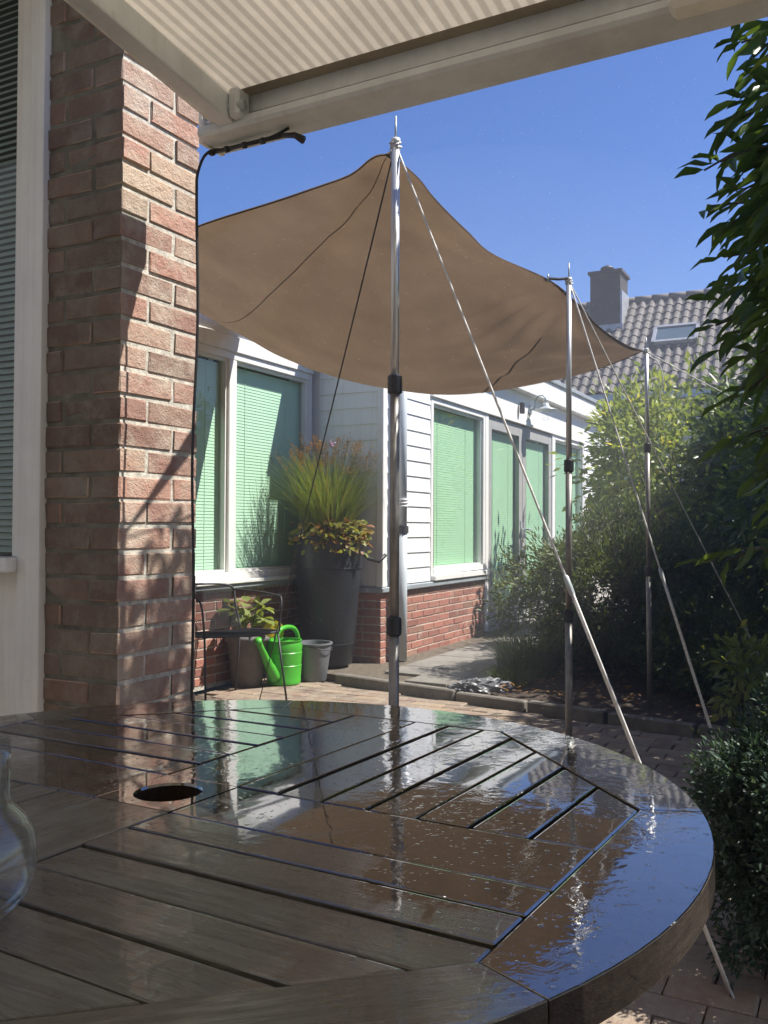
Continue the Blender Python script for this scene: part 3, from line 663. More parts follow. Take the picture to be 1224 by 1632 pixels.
# ================================================================== AWNING over the terrace
BX, BYE, BZ0, BZ1 = 2.075, 1.625, 2.122, 2.236; SL = .13
aw = thing('awning', 'beige striped retractable awning with grey aluminium front bar overhead', 'awning', (BX, BYE, BZ0), rot=(-.018, 0, 0))
AO = (BX, BYE, BZ0)
def ab(a, b, name, mat, bev=.003, parent=None): return MB().box(lp(AO, a), lp(AO, b)).build(name, mat, parent or aw, bevel=bev)
bar = MB()
YE = -3.0
pf = [(BX-.125, BZ0+.012), (BX-.118, BZ0+.002), (BX-.10, BZ0), (BX-.004, BZ0), (BX, BZ0+.006), (BX, BZ1-.01), (BX-.012, BZ1), (BX-.075, BZ1), (BX-.085, BZ1-.006),
      (BX-.088, BZ0+.052), (BX-.078, BZ0+.05), (BX-.078, BZ0+.036), (BX-.092, BZ0+.034), (BX-.122, BZ0+.03)]
v = [lp(AO, (x, y, z)) for y in (BYE-.03, YE) for x, z in pf]; n = len(pf)
bar.add(v, [tuple(range(n)), tuple(range(n, 2*n))[::-1]]+[((i+1) % n, i, n+i, n+(i+1) % n) for i in range(n)])
bo = bar.build('front_bar', 'awning_metal', aw); smooth_angle(bo, 35)
ab((BX-.1, BYE-.03, BZ0-.003), (BX+.003, BYE-.012, BZ1+.002), 'end_cap', 'cream_paint', .004)
# fabric: strips between seams, slightly sagging, rising towards the wall
def fab(y0, y1, name, mat, dz=0.0, x0=BX-.06, x1=-1.45, nx=24, sag=.03):
    m_ = MB(); V = []; F = []
    for i in range(nx+1):
        u = i/nx; x = x0+(x1-x0)*u; z = BZ1-.012+SL*(x0-x)-sag*math.sin(math.pi*u)+dz
        V += [lp(AO, (x, y0, z)), lp(AO, (x, y1, z))]
    F = [(2*i, 2*i+1, 2*i+3, 2*i+2) for i in range(nx)]
    return m_.add(V, F).build(name, mat, aw, smooth=True)
ys = [1.535, .525, -.66, -1.85, -2.95]
for a, b in zip(ys[:-1], ys[1:]):
    fab(a-.018 if a != ys[0] else a, b+.018, 'fabric_panel', 'awning')
for a in ys[1:-1]: fab(a+.018, a-.018, 'seam_band', 'awning_band', -.001)
m_ = MB(); x0, x1 = BX-.066, BX-.125
m_.add([lp(AO, p) for p in ((x0, 1.49, BZ1-.016), (x0, -2.95, BZ1-.016), (x1, -2.95, BZ1-.016+SL*(x0-x1)-.006), (x1, 1.49, BZ1-.016+SL*(x0-x1)-.006))], [(0, 1, 2, 3)]).build('hem_band', 'awning_band', aw)
# side arm under the fabric edge
def arm_piece(y0, y1, dz0, dz1, name, mat):
    xa, xb = BX-.09, -1.4; v = []
    for x in (xa, xb):
        zz = BZ1-.02+SL*(xa-x)-.008
        v += [lp(AO, (x, y, zz+dz)) for y, dz in ((y0, dz0), (y1, dz0), (y1, dz1), (y0, dz1))]
    MB().add(v, [(0, 3, 2, 1), (4, 5, 6, 7), (0, 1, 5, 4), (1, 2, 6, 5), (2, 3, 7, 6), (3, 0, 4, 7)]).build(name, mat, aw, bevel=.006, segs=2)
arm_piece(1.475, 1.525, -.075, -.005, 'arm', 'awning_metal'); arm_piece(1.528, 1.548, -.062, .02, 'arm_rail', 'cream_paint')
ab((BX-.15, 1.44, BZ0+.02), (BX-.092, 1.475, BZ0+.10), 'hinge', 'awning_metal', .008); MB().tube([lp(AO, (BX-.135, 1.43, BZ0+.05)), lp(AO, (BX-.135, 1.56, BZ0+.05))], .014, 12).build('hinge_pin', 'lamp', aw, smooth=True)
ab((BX-.165, .16, BZ0-.012), (BX-.09, .345, BZ0+.04), 'crank_cover', 'cream_paint', .014)
# black mist hose along the bar, with nozzle, dropping down beside the brick wall end
hs = thing('mist_hose', 'black mist hose tied under the awning bar and hanging down by the bricks', 'hose', (1.99, 1.626, 0))
def hp(*p): return (p[0]-1.99, p[1]-1.626, p[2])
pts = [hp(BX-.06, 1.34, BZ0+.002), hp(BX-.06, 1.40, BZ0-.012), hp(BX-.055, 1.47, BZ0-.010), hp(BX-.05, 1.54, BZ0-.014), hp(BX-.065, 1.585, BZ0-.012), hp(BX-.075, 1.612, BZ0-.03), hp(1.99, 1.626, BZ0-.08)]
for i in range(24):
    z = BZ0-.12-i*.088; pts.append(hp(1.99+.005*math.sin(i*.5)-.0005*i, 1.626+.003*math.sin(i*.83+1), z))
def catmull(p, k=5):
    p = [Vector(q) for q in p]; out = []
    for i in range(len(p)-1):
        a, b, c, d = p[max(i-1, 0)], p[i], p[i+1], p[min(i+2, len(p)-1)]
        for j in range(k):
            t_ = j/k; out.append(.5*((2*b)+(c-a)*t_+(2*a-5*b+4*c-d)*t_**2+(3*b-a-3*c+d)*t_**3))
    return out+[p[-1]]
MB().tube(catmull(pts, 3), .0042, 8).build('tube', 'black_plastic', hs, smooth=True)
hpipe = MB().tube([hp(BX-.06, 1.605, BZ0-.016), hp(BX-.06, 1.36, BZ0-.014)], .006, 10); hpipe.build('manifold', 'black_plastic', hs, smooth=True)
for y in (1.59, 1.54, 1.48, 1.42): MB().tube([hp(BX-.06, y, BZ0-.016), hp(BX-.06, y+.01, BZ0-.016)], .009, 10).build('clip', 'dark_metal', hs, smooth=True)
MB().tube([hp(BX-.06, 1.36, BZ0-.014), hp(BX-.055, 1.325, BZ0-.018), hp(BX-.05, 1.30, BZ0-.034)], [.006, .008, .011], 10).build('nozzle', 'dark_metal', hs, smooth=True)

# ================================================================== SHADE SAIL, POLES, GUY ROPES
P1 = Vector((2.235, 1.13, 0)); P2 = Vector((3.688, 1.058, 0)); P3 = Vector((5.27, 1.045, 0.02))
def bez(a, m, b, t_): return a*(1-t_)**2+m*(2*t_*(1-t_))+b*t_**2
A = Vector((2.40, 1.228, 2.178)); Bc = Vector((5.22, 1.07, 2.065)); Cc = Vector((5.10, 3.75, 2.475)); Dc = Vector((3.77, 3.75, 2.50)); Mid = Vector((3.60, 1.12, 2.085))
def polycurve(pts_):
    pp_ = [Vector(q) for q in pts_]; L_ = [0]
    for a_, b_ in zip(pp_[:-1], pp_[1:]): L_.append(L_[-1]+(b_-a_).length)
    L_ = [q/L_[-1] for q in L_]
    def f_(t_):
        t_ = min(max(t_, 0), 1); i_ = 0
        while i_ < len(pp_)-2 and t_ > L_[i_+1]: i_ += 1
        u_ = (t_-L_[i_])/(L_[i_+1]-L_[i_]); a_, b_, c_, d_ = pp_[max(i_-1, 0)], pp_[i_], pp_[i_+1], pp_[min(i_+2, len(pp_)-1)]
        return .5*((2*b_)+(c_-a_)*u_+(2*a_-5*b_+4*c_-d_)*u_**2+(3*b_-a_-3*c_+d_)*u_**3)
    return f_
e_ab = polycurve([A, (2.7, 1.2825, 2.222), (2.85, 1.303, 2.22), (3.0, 1.311, 2.212), (3.2, 1.3056, 2.193), (3.38, 1.276, 2.156), Mid, (3.88, 1.085, 2.045), (4.33, 1.10, 2.03), (4.9, 1.10, 2.05), Bc])
e_bc = polycurve([Bc, (5.15, 1.355, 1.977), (5.05, 1.81, 1.885), (4.97, 2.29, 1.87), (5.0, 2.93, 2.02), (5.05, 3.39, 2.25), Cc])
e_dc = polycurve([Dc, (4.2, 3.69, 2.46), (4.7, 3.70, 2.45), Cc])
e_ad = polycurve([A, (2.65, 1.433, 2.293), (2.78, 1.6, 2.31), (2.92, 1.88, 2.343), (3.1, 2.5, 2.37), (3.45, 3.2, 2.43), Dc])
def sail_pt(u, v_):
    c = (e_ab(u)*(1-v_)+e_dc(u)*v_+e_ad(v_)*(1-u)+e_bc(v_)*u
         - (A*(1-u)*(1-v_)+Bc*u*(1-v_)+Dc*(1-u)*v_+Cc*u*v_))
    s_ = 16*u*(1-u)*v_*(1-v_)
    c.z -= .10*s_
    # wrinkles pulling towards the pole corners
    for (cu, cv, am) in ((1, 0, .030), (.46, 0, .018), (0, 0, .003), (1, 1, .010)):
        du, dv = u-cu, v_-cv; r_ = math.hypot(du, dv); an = math.atan2(dv, du)
        c.z += am*math.sin(an*17+cu*3)*math.exp(-r_*4.2)*min(1, r_*7)
    return c
NU, NV = 84, 60
grid = [[sail_pt(i/NU, j/NV) for i in range(NU+1)] for j in range(NV+1)]
sa = thing('shade_sail', 'large brown shade sail stretched from three poles to the bungalow', 'shade sail', (A.x, A.y, 0))
SO = (A.x, A.y, 0)
so_ = MB().add([lp(SO, p) for r_ in grid for p in r_], [(j*(NU+1)+i, j*(NU+1)+i+1, (j+1)*(NU+1)+i+1, (j+1)*(NU+1)+i) for j in range(NV) for i in range(NU)]).build('fabric', 'sail', sa, smooth=True)
def strip(f0, f1, name, mat, n_=60, dz=-.003, r_=None):
    V = []; F = []
    for i in range(n_+1):
        a, b = f0(i/n_), f1(i/n_); V += [lp(SO, (a.x, a.y, a.z+dz)), lp(SO, (b.x, b.y, b.z+dz))]
    F = [(2*i, 2*i+1, 2*i+3, 2*i+2) for i in range(n_)]
    return MB().add(V, F).build(name, mat, sa, smooth=True)
HW = .0055
strip(lambda t_: sail_pt(t_, 0), lambda t_: sail_pt(t_, HW), 'hem', 'sail_hem'); strip(lambda t_: sail_pt(t_, 1), lambda t_: sail_pt(t_, 1-HW), 'hem', 'sail_hem')
strip(lambda t_: sail_pt(0, t_), lambda t_: sail_pt(HW, t_), 'hem', 'sail_hem'); strip(lambda t_: sail_pt(1, t_), lambda t_: sail_pt(1-HW*.7, t_), 'hem', 'sail_hem')
# seams: two lines across the sail
def uv_seam(uv, w_, n_=80):
    cu_ = polycurve([(u_, v_, 0) for u_, v_ in uv])
    def side(sg):
        def f_(t_):
            p_ = cu_(t_); q_ = cu_(min(1, t_+.02))-cu_(max(0, t_-.02)); d_ = Vector((-q_.y, q_.x)).normalized()*w_*sg
            return sail_pt(min(1, max(0, p_.x+d_.x)), min(1, max(0, p_.y+d_.y)))
        return f_
    strip(side(1), side(-1), 'seam', 'sail_seam', n_)
uv_seam([(.004, .03), (.16, .325), (.33, .61), (.52, .995)], .0011)
uv_seam([(.998, .33), (.835, .245), (.72, .175), (.645, .11)], .0022, 40)
_tip = P1+Vector((.012, .006, 2.118)); _e1, _e2, _m = e_ad(.05), e_ab(.035), sail_pt(.035, .04)
MB().add([lp(SO, q) for q in (_tip, _e1, _m, _e2, A, _tip-Vector((0, 0, .012)))], [(0, 1, 2), (0, 2, 3), (5, 2, 1), (5, 3, 2)]).build('corner_patch', 'sail', sa)
for (c0, c1, nm) in ((A, P1+Vector((0, 0, 2.11)), 0), (Mid, P2+Vector((0, 0, 2.10)), 1), (Bc, P3+Vector((0, 0, 2.06)), 2), (Cc, Vector((5.10, 3.775, 2.48)), 3)):
    MB().tube([lp(SO, c0), lp(SO, c0.lerp(c1, .5)+Vector((0, 0, -.004))), lp(SO, c1)], .006, 6).build('corner_strap', 'sail_hem', sa)
    ring = [Vector(lp(SO, c0))+Vector((.016*math.cos(a), .004*math.cos(a), .016*math.sin(a))) for a in np.linspace(0, 2*math.pi, 13)]
    MB().tube(ring, .0035, 6, caps=False).build('ring', 'lamp', sa, smooth=True)
def pole(p, top, lean, z1, z2, label, r0=.0145, r1=.0115, spike=True):
    t_ = thing('tent_pole', label, 'pole', p, 'poles holding the shade sail'); L = Vector((lean[0], lean[1], 0))
    def at_(z): return L*(z/top)+Vector((0, 0, z))
    MB().tube([at_(0), at_(z1)], r0, 16).build('lower_tube', 'lower_tube', t_, smooth=True)
    MB().tube([at_(z1), at_(z2)], r0*.93, 16).build('middle_tube', 'lower_tube', t_, smooth=True)
    MB().tube([at_(z2), at_(top)], r1, 16).build('upper_tube', 'alu', t_, smooth=True)
    for z in (z1, z2):
        MB().tube([at_(z-.026), at_(z-.022), at_(z+.022), at_(z+.026)], [r0*1.1, r0*1.4, r0*1.4, r0*1.1], 16).box(at_(z)+Vector((r0, -.008, -.02)), at_(z)+Vector((r0+.016, .008, .012))).build('clamp', 'black_plastic', t_)
    MB().tube([at_(top), at_(top+.012), at_(top+.014)], [r1*1.12, r1*1.12, r1*.5], 12).build('cap', 'white_paint', t_, smooth=True)
    MB().tube([at_(top), at_(top+.075)], .0032, 8).build('spike', 'lamp', t_, smooth=True)
    MB().lathe([(0, 0), (r0*1.25, 0), (r0*1.25, .03), (r0, .035)], 14).build('foot', 'black_plastic', t_, smooth=True)
    kn = MB(); 
    for k_ in range(5): kn.tube([at_(top-.004*k_)+Vector((math.cos(k_)*(r1+.003), math.sin(k_)*(r1+.003), 0)), at_(top-.004*k_-.004)+Vector((math.cos(k_+2)*(r1+.004), math.sin(k_+2)*(r1+.004), .004)), at_(top+.004-.004*k_)+Vector((math.cos(k_+4)*(r1+.003), math.sin(k_+4)*(r1+.003), 0))], .0035, 6)
    kn.build('knot', 'rope', t_, smooth=True)
    return t_
pole(P1, 2.125, (-.004, .0), .79, 1.455, 'tent pole with silver upper tube nearest the awning bar')
pole(P2, 2.09, (.003, .002), .70, 1.32, 'tent pole in the middle of the three, in front of the doors')
pole(P3, 2.05, (-.03, .012), .80, 1.50, 'tent pole standing at the kerb by the bright shrub, farthest of three')
def rope(a, b, r_, mat, label, sag=.01, tens=None, r2=None, peg=True):
    a, b = Vector(a), Vector(b); t_ = thing('guy_rope', label, 'rope', b, 'guy ropes of the shade sail'); n_ = 14
    def pt(u): return a.lerp(b, u)+Vector((0, 0, -sag*4*u*(1-u)))-b
    k_ = tens if tens else 1.0
    MB().tube([pt(k_*i/n_) for i in range(n_+1)], r_, 7).build('cord', mat, t_, smooth=True)
    if tens:
        MB().tube([pt(k_+(1-k_)*i/6)+Vector((.003, .003, 0)) for i in range(7)], r2 or r_, 7).build('cord', mat, t_, smooth=True)
        MB().tube([pt(k_+(1-k_)*i/6)-Vector((.003, .003, 0)) for i in range(7)], r2 or r_, 7).build('cord', mat, t_, smooth=True)
        d = (pt(k_+.02)-pt(k_-.02)).normalized(); c = pt(k_)
        MB().tube([c-d*.03, c-d*.022, c+d*.022, c+d*.03], [.003, .008, .0075, .003], 8).build('tensioner', 'lamp', t_, smooth=True)
    if peg: MB().tube([(.0, 0, .035), (0, .004, .03), (.004, 0, -.03)], .005, 6).build('peg', 'dark_metal', t_, smooth=True)
    return t_
rope(P1+Vector((-.004, 0, 2.12)), (2.205, .254, 0.0), .0032, 'rope', 'white guy rope with tensioner running past the table rim to a peg', .004, .565, .0034)
rope(P1+Vector((-.01, .005, 2.09)), (3.93, 2.82, 0.0), .0026, 'shaded_rope', 'thin guy rope coloured dark for shade, slanting down past the planter to the patio', .012)
rope(P2+Vector((.004, 0, 2.085)), (3.56, .385, 0.0), .0034, 'rope', 'white guy rope with tensioner from the middle pole, the steeper one', .004, .575, .0036)
rope(P2+Vector((.004, 0, 2.085)), (5.80, .42, 0.12), .003, 'rope', 'thin white guy rope from the middle pole towards the dark shrubs', .01, .80, .003)
rope(P3+Vector((-.03, .012, 2.045)), (6.9, -.05, 1.55), .003, 'rope', 'slack white rope from the kerb pole running into the shrub', .03, None, None, False)
lp_ = MB().tube(catmull([P3+Vector((-.02, -.0, 2.02)), P3+Vector((.0, -.05, 1.98)), P3+Vector((-.0, -.075, 1.88)), P3+Vector((-.01, -.06, 1.80)), P3+Vector((.0, -.075, 1.74))], 5), .003, 6).build('rope_end', 'rope', smooth=True)
tag(lp_, 'loose white rope end hanging from the kerb pole', 'rope')

# ================================================================== TABLE: wet teak, octagonal field in a round rim
TH_, RO_, HP = R(1.6), R(-.3), .31
cr, cf, cu = cam_axes(TH_, RO_, Vector((1, 0, 0)), Vector((0, 1, 0)), Vector((0, 0, 1)))
Ct = Matrix((cr, cf, cu)).transposed(); Cw = Matrix((_r, _f, _u)).transposed()
TM = (Cw @ Ct.transposed())
ctr = Vector((0, 0, CAM_H)) + TM @ (Vector((-.858, 3.6226, -1))*HP)
TROT = (TM @ Matrix.Rotation(R(-31), 3, 'Z'))
tb = thing('garden_table', 'round wet dark teak garden table with plank top and parasol hole', 'table', ctr)
tb.rotation_euler = TROT.to_euler()
AP = 1.672*HP; RT = 2.03*HP; GAP = .0045
octn = [(math.cos(R(45*k)), math.sin(R(45*k))) for k in range(8)]
def clip(poly, nx_, ny_, d):
    out = []
    for i in range(len(poly)):
        p, q = poly[i], poly[(i+1) % len(poly)]; a = p[0]*nx_+p[1]*ny_-d; b = q[0]*nx_+q[1]*ny_-d
        if a <= 0: out.append(p)
        if (a < 0 < b) or (b < 0 < a):
            s_ = a/(a-b); out.append((p[0]+(q[0]-p[0])*s_, p[1]+(q[1]-p[1])*s_))
    return out
def plank(x0, x1, y0, y1, along, hole=0):
    g = GAP/2; poly = [(x0+g, y0+g), (x1-g, y0+g), (x1-g, y1-g), (x0+g, y1-g)]
    for nx_, ny_ in octn: poly = clip(poly, nx_, ny_, AP-GAP*.6)
    if len(poly) < 3: return
    ar = abs(sum(poly[i][0]*poly[(i+1) % len(poly)][1]-poly[(i+1) % len(poly)][0]*poly[i][1] for i in range(len(poly))))/2
    if ar < 3e-4: return
    cx = sum(p[0] for p in poly)/len(poly); cy = sum(p[1] for p in poly)/len(poly); dz = random.gauss(0, .0005)
    loc = (cx, cy, dz)
    if along == 'x': q = [(p[0]-cx, p[1]-cy) for p in poly]; rot = (0, 0, 0)
    else: q = [((p[1]-cy), -(p[0]-cx)) for p in poly]; rot = (0, 0, R(90))
    me = MB().prism(q, -.024, 0).mesh('plank'); bevel_mesh(me, .0026, 3)
    o = link('plank', me, 'wood', tb, False, loc, (rot[0]+random.gauss(0, .0022), rot[1]+random.gauss(0, .0012), rot[2]))
b1 = .188*HP/.31*.31; offs = [.19, .395, .595, .80, 1.01, 1.22, 1.44, 1.672]; offs = [q*HP for q in offs]
c0 = offs[0]
# centre: hub with the parasol hole, four arm planks
hr = .132*HP; mbh = MB(); K = 48; ring_o = []
def sq(a):
    c_, s_ = math.cos(a), math.sin(a); m_ = max(abs(c_), abs(s_)); return (c0*c_/m_, c0*s_/m_)
V = []; F = []
angs = [2*math.pi*(k+.5)/K+math.pi/K for k in range(K)]
for a in angs: V.append((*sq(a), 0)); 
for a in angs: V.append((hr*1.02*math.cos(a), hr*1.02*math.sin(a), 0))
for a in angs: V.append((hr*.98*math.cos(a), hr*.98*math.sin(a), -.003))
for a in angs: V.append((hr*.98*math.cos(a), hr*.98*math.sin(a), -.05))
for k in range(K):
    j = (k+1) % K
    for l in range(3): F.append((l*K+k, l*K+j, (l+1)*K+j, (l+1)*K+k))
link('plank', MB().add(V, F).mesh('hub_plank'), 'wood', tb)
plank(c0-GAP/2+.0004, AP, -c0-GAP/2, c0+GAP/2, 'x'); plank(-AP, -c0+GAP/2-.0004, -c0-GAP/2, c0+GAP/2, 'x'); plank(-c0-GAP/2, c0+GAP/2, c0-GAP/2+.0004, AP, 'y'); plank(-c0-GAP/2, c0+GAP/2, -AP, -c0+GAP/2-.0004, 'y')
for a, b in zip(offs[:-1], offs[1:]):
    plank(a, b, c0, AP, 'y'); plank(c0, AP, -b, -a, 'x'); plank(-b, -a, -AP, -c0, 'y'); plank(-AP, -c0, a, b, 'x')
for k in range(8):
    a0, a1 = R(45*k-22.5), R(45*k+22.5); ro = AP/math.cos(R(22.5))
    inn = [(ro*math.cos(a0), ro*math.sin(a0)), (ro*math.cos(a1), ro*math.sin(a1))]; g = .0004
    arc = [(RT*math.cos(a0+(a1-a0)*i/14), RT*math.sin(a0+(a1-a0)*i/14)) for i in range(15)]
    poly = [inn[0]]+arc+[inn[1]]; mid = (math.cos(R(45*k)), math.sin(R(45*k)))
    cxy = (mid[0]*(AP+RT)/2, mid[1]*(AP+RT)/2); tn = R(45*k+90)
    def loc2(p): dx, dy = p[0]-cxy[0], p[1]-cxy[1]; return (dx*math.cos(tn)+dy*math.sin(tn), -dx*math.sin(tn)+dy*math.cos(tn))
    q = [loc2(p) for p in poly]; q = [(x-(g if x > 0 else -g) if abs(x) > .1 else x, y) for x, y in q]
    me = MB().prism(q, -.034, .0004).mesh('rim_segment'); bevel_mesh(me, .0013, 2)
    o = link('rim_segment', me, 'wood', tb, False, (cxy[0], cxy[1], random.gauss(0, .0003)), (0, 0, tn))
MB().prism([(.98*AP*math.cos(R(45*k+22.5))/math.cos(R(22.5)), .98*AP*math.sin(R(45*k+22.5))/math.cos(R(22.5))) for k in range(8)], -.062, -.05).build('underframe', 'wood_leg', tb)
for k in range(4):
    a = R(45+90*k); c_, s_ = math.cos(a), math.sin(a)
    MB().tube([(c_*.10, s_*.10, -.05), (c_*.22, s_*.22, -.40), (c_*.36, s_*.36, -.735)], .026, 4).build('leg', 'wood_leg', tb)

# glass mug
mugp = ctr + TM @ (Vector((-.085, -.372, 0)))
mug = thing('drinking_glass', 'clear bulbous drinking glass with straight neck standing on the wet table', 'glass', mugp+Vector((0, 0, .001)))
outer = [(0, 0), (.034, 0), (.044, .004), (.056, .018), (.0625, .04), (.061, .062), (.052, .08), (.0425, .09), (.040, .097), (.040, .128)]
MB().lathe(outer+[(.0392, .1295), (.038, .129)]+[(max(0, r_-.0028), z_+(.006 if r_ < .05 and z_ < .02 else 0)) for r_, z_ in reversed(outer[:-1])], 64).build('bowl', 'mug', mug, smooth=True)
MB().tube([(.0395*math.cos(a), .0395*math.sin(a), .129) for a in np.linspace(0, 2*math.pi, 49)], .0014, 8, False).build('lip', 'mug', mug, smooth=True)

# ================================================================== POTS, CAN, CHAIR, BAG
pt = thing('tall_planter', 'tall dark tapered planter with ornamental grass and reddish trailing leaves', 'planter', (5.765, 3.46, .062)); pt.scale = (1, 1, 1.06)
MB().lathe([(0, 0), (.168, 0), (.176, .012), (.19, .14), (.196, .145), (.193, .155), (.196, .16), (.2, .17), (.24, .66), (.248, .664), (.244, .675), (.249, .69), (.246, .70), (.256, .86), (.268, .87), (.268, .90), (.25, .90), (.24, .84), (0, .83)], 56).build('pot', 'planter', pt, smooth=True)
pot = [c for c in pt.children][0]; smooth_angle(pot, 50)
MB().lathe([(0, .86), (.242, .852)], 24).build('soil', 'soil', pt)
V, F = blades(1500, .17, .66, .36, .005, (0, 0, .84), .45); stuff(MB().add(V, F).build('grass_blades', 'blade', pt))
V, F = blades(160, .18, .45, .42, .006, (0, 0, .84), .9); stuff(MB().add(V, F).build('outer_blades', 'blade', pt))
# seed heads: thin stalks with small spikelets
P = []; D = []; mbs = MB()
for i in range(170):
    a = random.random()*6.283; r0 = .12*random.random(); ln = random.uniform(.03, .34)**1.0; h_ = random.uniform(.52, .74)*(1-.35*max(0, ln-.15))
    b0 = Vector((r0*math.cos(a), r0*math.sin(a), .84)); e = b0+Vector((math.cos(a)*ln, math.sin(a)*ln, h_)); m_ = b0.lerp(e, .55)-Vector((math.cos(a), math.sin(a), 0))*ln*.15
    mbs.tube([b0, m_, e], [.0014, .0012, .0008], 4)
    for k in range(16):
        u = random.uniform(.8, 1.0); P.append(m_.lerp(e, u)+Vector((random.gauss(0, .008), random.gauss(0, .008), random.gauss(0, .01)))); D.append((random.gauss(0, .5)+math.cos(a)*.4, random.gauss(0, .5)+math.sin(a)*.4, random.uniform(-.2, 1)))
mbs.build('stalks', 'blade', pt); n = len(P)
stuff(link('seed_heads', leaves_mesh('seed_heads', np.array([tuple(p) for p in P]), np.array(D), np.tile([.1, .3, 1.], (n, 1)), .012+.012*rng.random(n), .005, DIAM), 'seed', pt))
# reddish-yellow trailing leaves on the camera side of the rim
n = 420; a = -2.15+rng.normal(size=n)*.75; rr = .17+.13*rng.random(n); zz = .86+.13*rng.random(n)-np.clip(rr-.24, 0, 1)*2.2*rng.random(n)
P = np.c_[rr*np.cos(a), rr*np.sin(a), zz]; D = np.c_[np.cos(a)+rng.normal(size=n)*.5, np.sin(a)+rng.normal(size=n)*.5, -.2+rng.normal(size=n)*.45]
stuff(link('trailing_leaves', leaves_mesh('trailing_leaves', P, D, np.tile([-.3, -.4, 1.], (n, 1))+rng.normal(size=(n, 3))*.4, .035+.035*rng.random(n), .026+.02*rng.random(n), LANCE), 'autumn', pt))
P = np.array([[-.02, -.04, 1.52]])+rng.normal(size=(26, 3))*.012; stuff(link('flower', leaves_mesh('flower', P, rng.normal(size=(26, 3)), rng.normal(size=(26, 3)), .022, .014, DIAM), 'mauve', pt))

can = thing('watering_can', 'bright green plastic watering can on the paving beside the chair', 'watering can', (5.175, 3.455, .002), rot=(0, 0, R(180))); can.scale = (1.08, 1.08, 1.08)
bd = MB().lathe([(0, 0), (.098, 0), (.106, .008), (.108, .03), (.106, .034), (.112, .12), (.109, .124), (.115, .20), (.112, .204), (.116, .235), (.108, .262), (.112, .268), (.114, .276), (.104, .276), (.1, .26), (.0, .25)], 44).build('body', 'green_plastic', can); smooth_angle(bd, 35)
MB().tube(catmull([(.09, 0, .05), (.15, 0, .12), (.21, 0, .2), (.27, 0, .285)], 5), [.04]*3+[.034]*3+[.028]*3+[.022]*3+[.019]*4, 16).build('spout', 'green_plastic', can, smooth=True)
MB().tube([(.265, 0, .275), (.285, 0, .305)], [.019, .026], 16).build('spout_tip', 'green_plastic', can, smooth=True)
MB().tube(catmull([(.09, 0, .262), (.075, 0, .315), (.03, 0, .345), (-.05, 0, .35), (-.12, 0, .33), (-.16, 0, .275), (-.155, 0, .2), (-.11, 0, .13)], 5), .0145, 12).build('handle', 'green_plastic', can, smooth=True)

bk = thing('plastic_bucket', 'plain grey plastic bucket between the watering can and the tall planter', 'bucket', (5.40, 3.36, .001))
bo2 = MB().lathe([(0, 0), (.088, 0), (.092, .006), (.125, .25), (.134, .252), (.134, .262), (.12, .262), (.085, .02), (0, .015)], 40).build('body', 'bucket', bk); smooth_angle(bo2, 45)
MB().tube(catmull([(-.128, 0, .25), (-.1, -.08, .235), (0, -.14, .215), (.1, -.08, .235), (.128, 0, .25)], 5), .003, 6).build('bail', 'dark_metal', bk, smooth=True)

pp = thing('potted_plant', 'small plant with green and yellowing leaves in a dark pot under the window', 'potted plant', (5.0, 3.632, .0))
MB().lathe([(0, 0), (.1, 0), (.135, .3), (.15, .302), (.15, .34), (.13, .34), (.12, .3), (0, .29)], 28).build('pot', 'terracotta', pp, smooth=True)
n = 46; th = rng.random(n)*6.283; rr = .05+.19*np.sqrt(rng.random(n)); P = np.c_[rr*.5*np.cos(th), rr*.5*np.sin(th), .40+.16*rng.random(n)]
D = np.c_[np.cos(th), np.sin(th), .15+rng.normal(size=n)*.35]
lvmeshes = []
for i in range(n):
    me = leaves_mesh('leaf', np.zeros((1, 3)), [(1, 0, -.05)], [(0, 0, 1)], .115*random.uniform(.7, 1.15), .085*random.uniform(.8, 1.1), LANCE) if i < 8 else None
    if me: lvmeshes.append(me); me.materials.append(M['potleaf'])
    o = bpy.data.objects.new('leaf', lvmeshes[i % 8] if i >= 8 else me); col.objects.link(o); o.parent = pp
    o.location = P[i]; o.rotation_euler = Vector(D[i]).to_track_quat('X', 'Z').to_euler(); o.rotation_euler.x += random.gauss(0, .3)
for i, (x, y, z) in enumerate(((-.02, -.17, .36), (.15, -.12, .36), (.19, -.10, .33))):
    o = bpy.data.objects.new('leaf', bpy.data.meshes['leaf'].copy()); o.data.materials.clear(); o.data.materials.append(M['yellow'] if 'yellow' in M else M.setdefault('yellow', leaf_mat('yellow_leaf', (.55, .42, .04), (.6, .46, .06), .4, .5)))
    col.objects.link(o); o.parent = pp; o.location = (x, y, z+.07); o.rotation_euler = Vector((.1, -.35, -1)).to_track_quat('X', 'Y').to_euler()
mbs = MB()
for i in range(12): mbs.tube([(0, 0, .3), tuple(P[i]*.6+np.array([0, 0, .14])), tuple(P[i])], .004, 5)
mbs.build('stems', 'clump', pp)

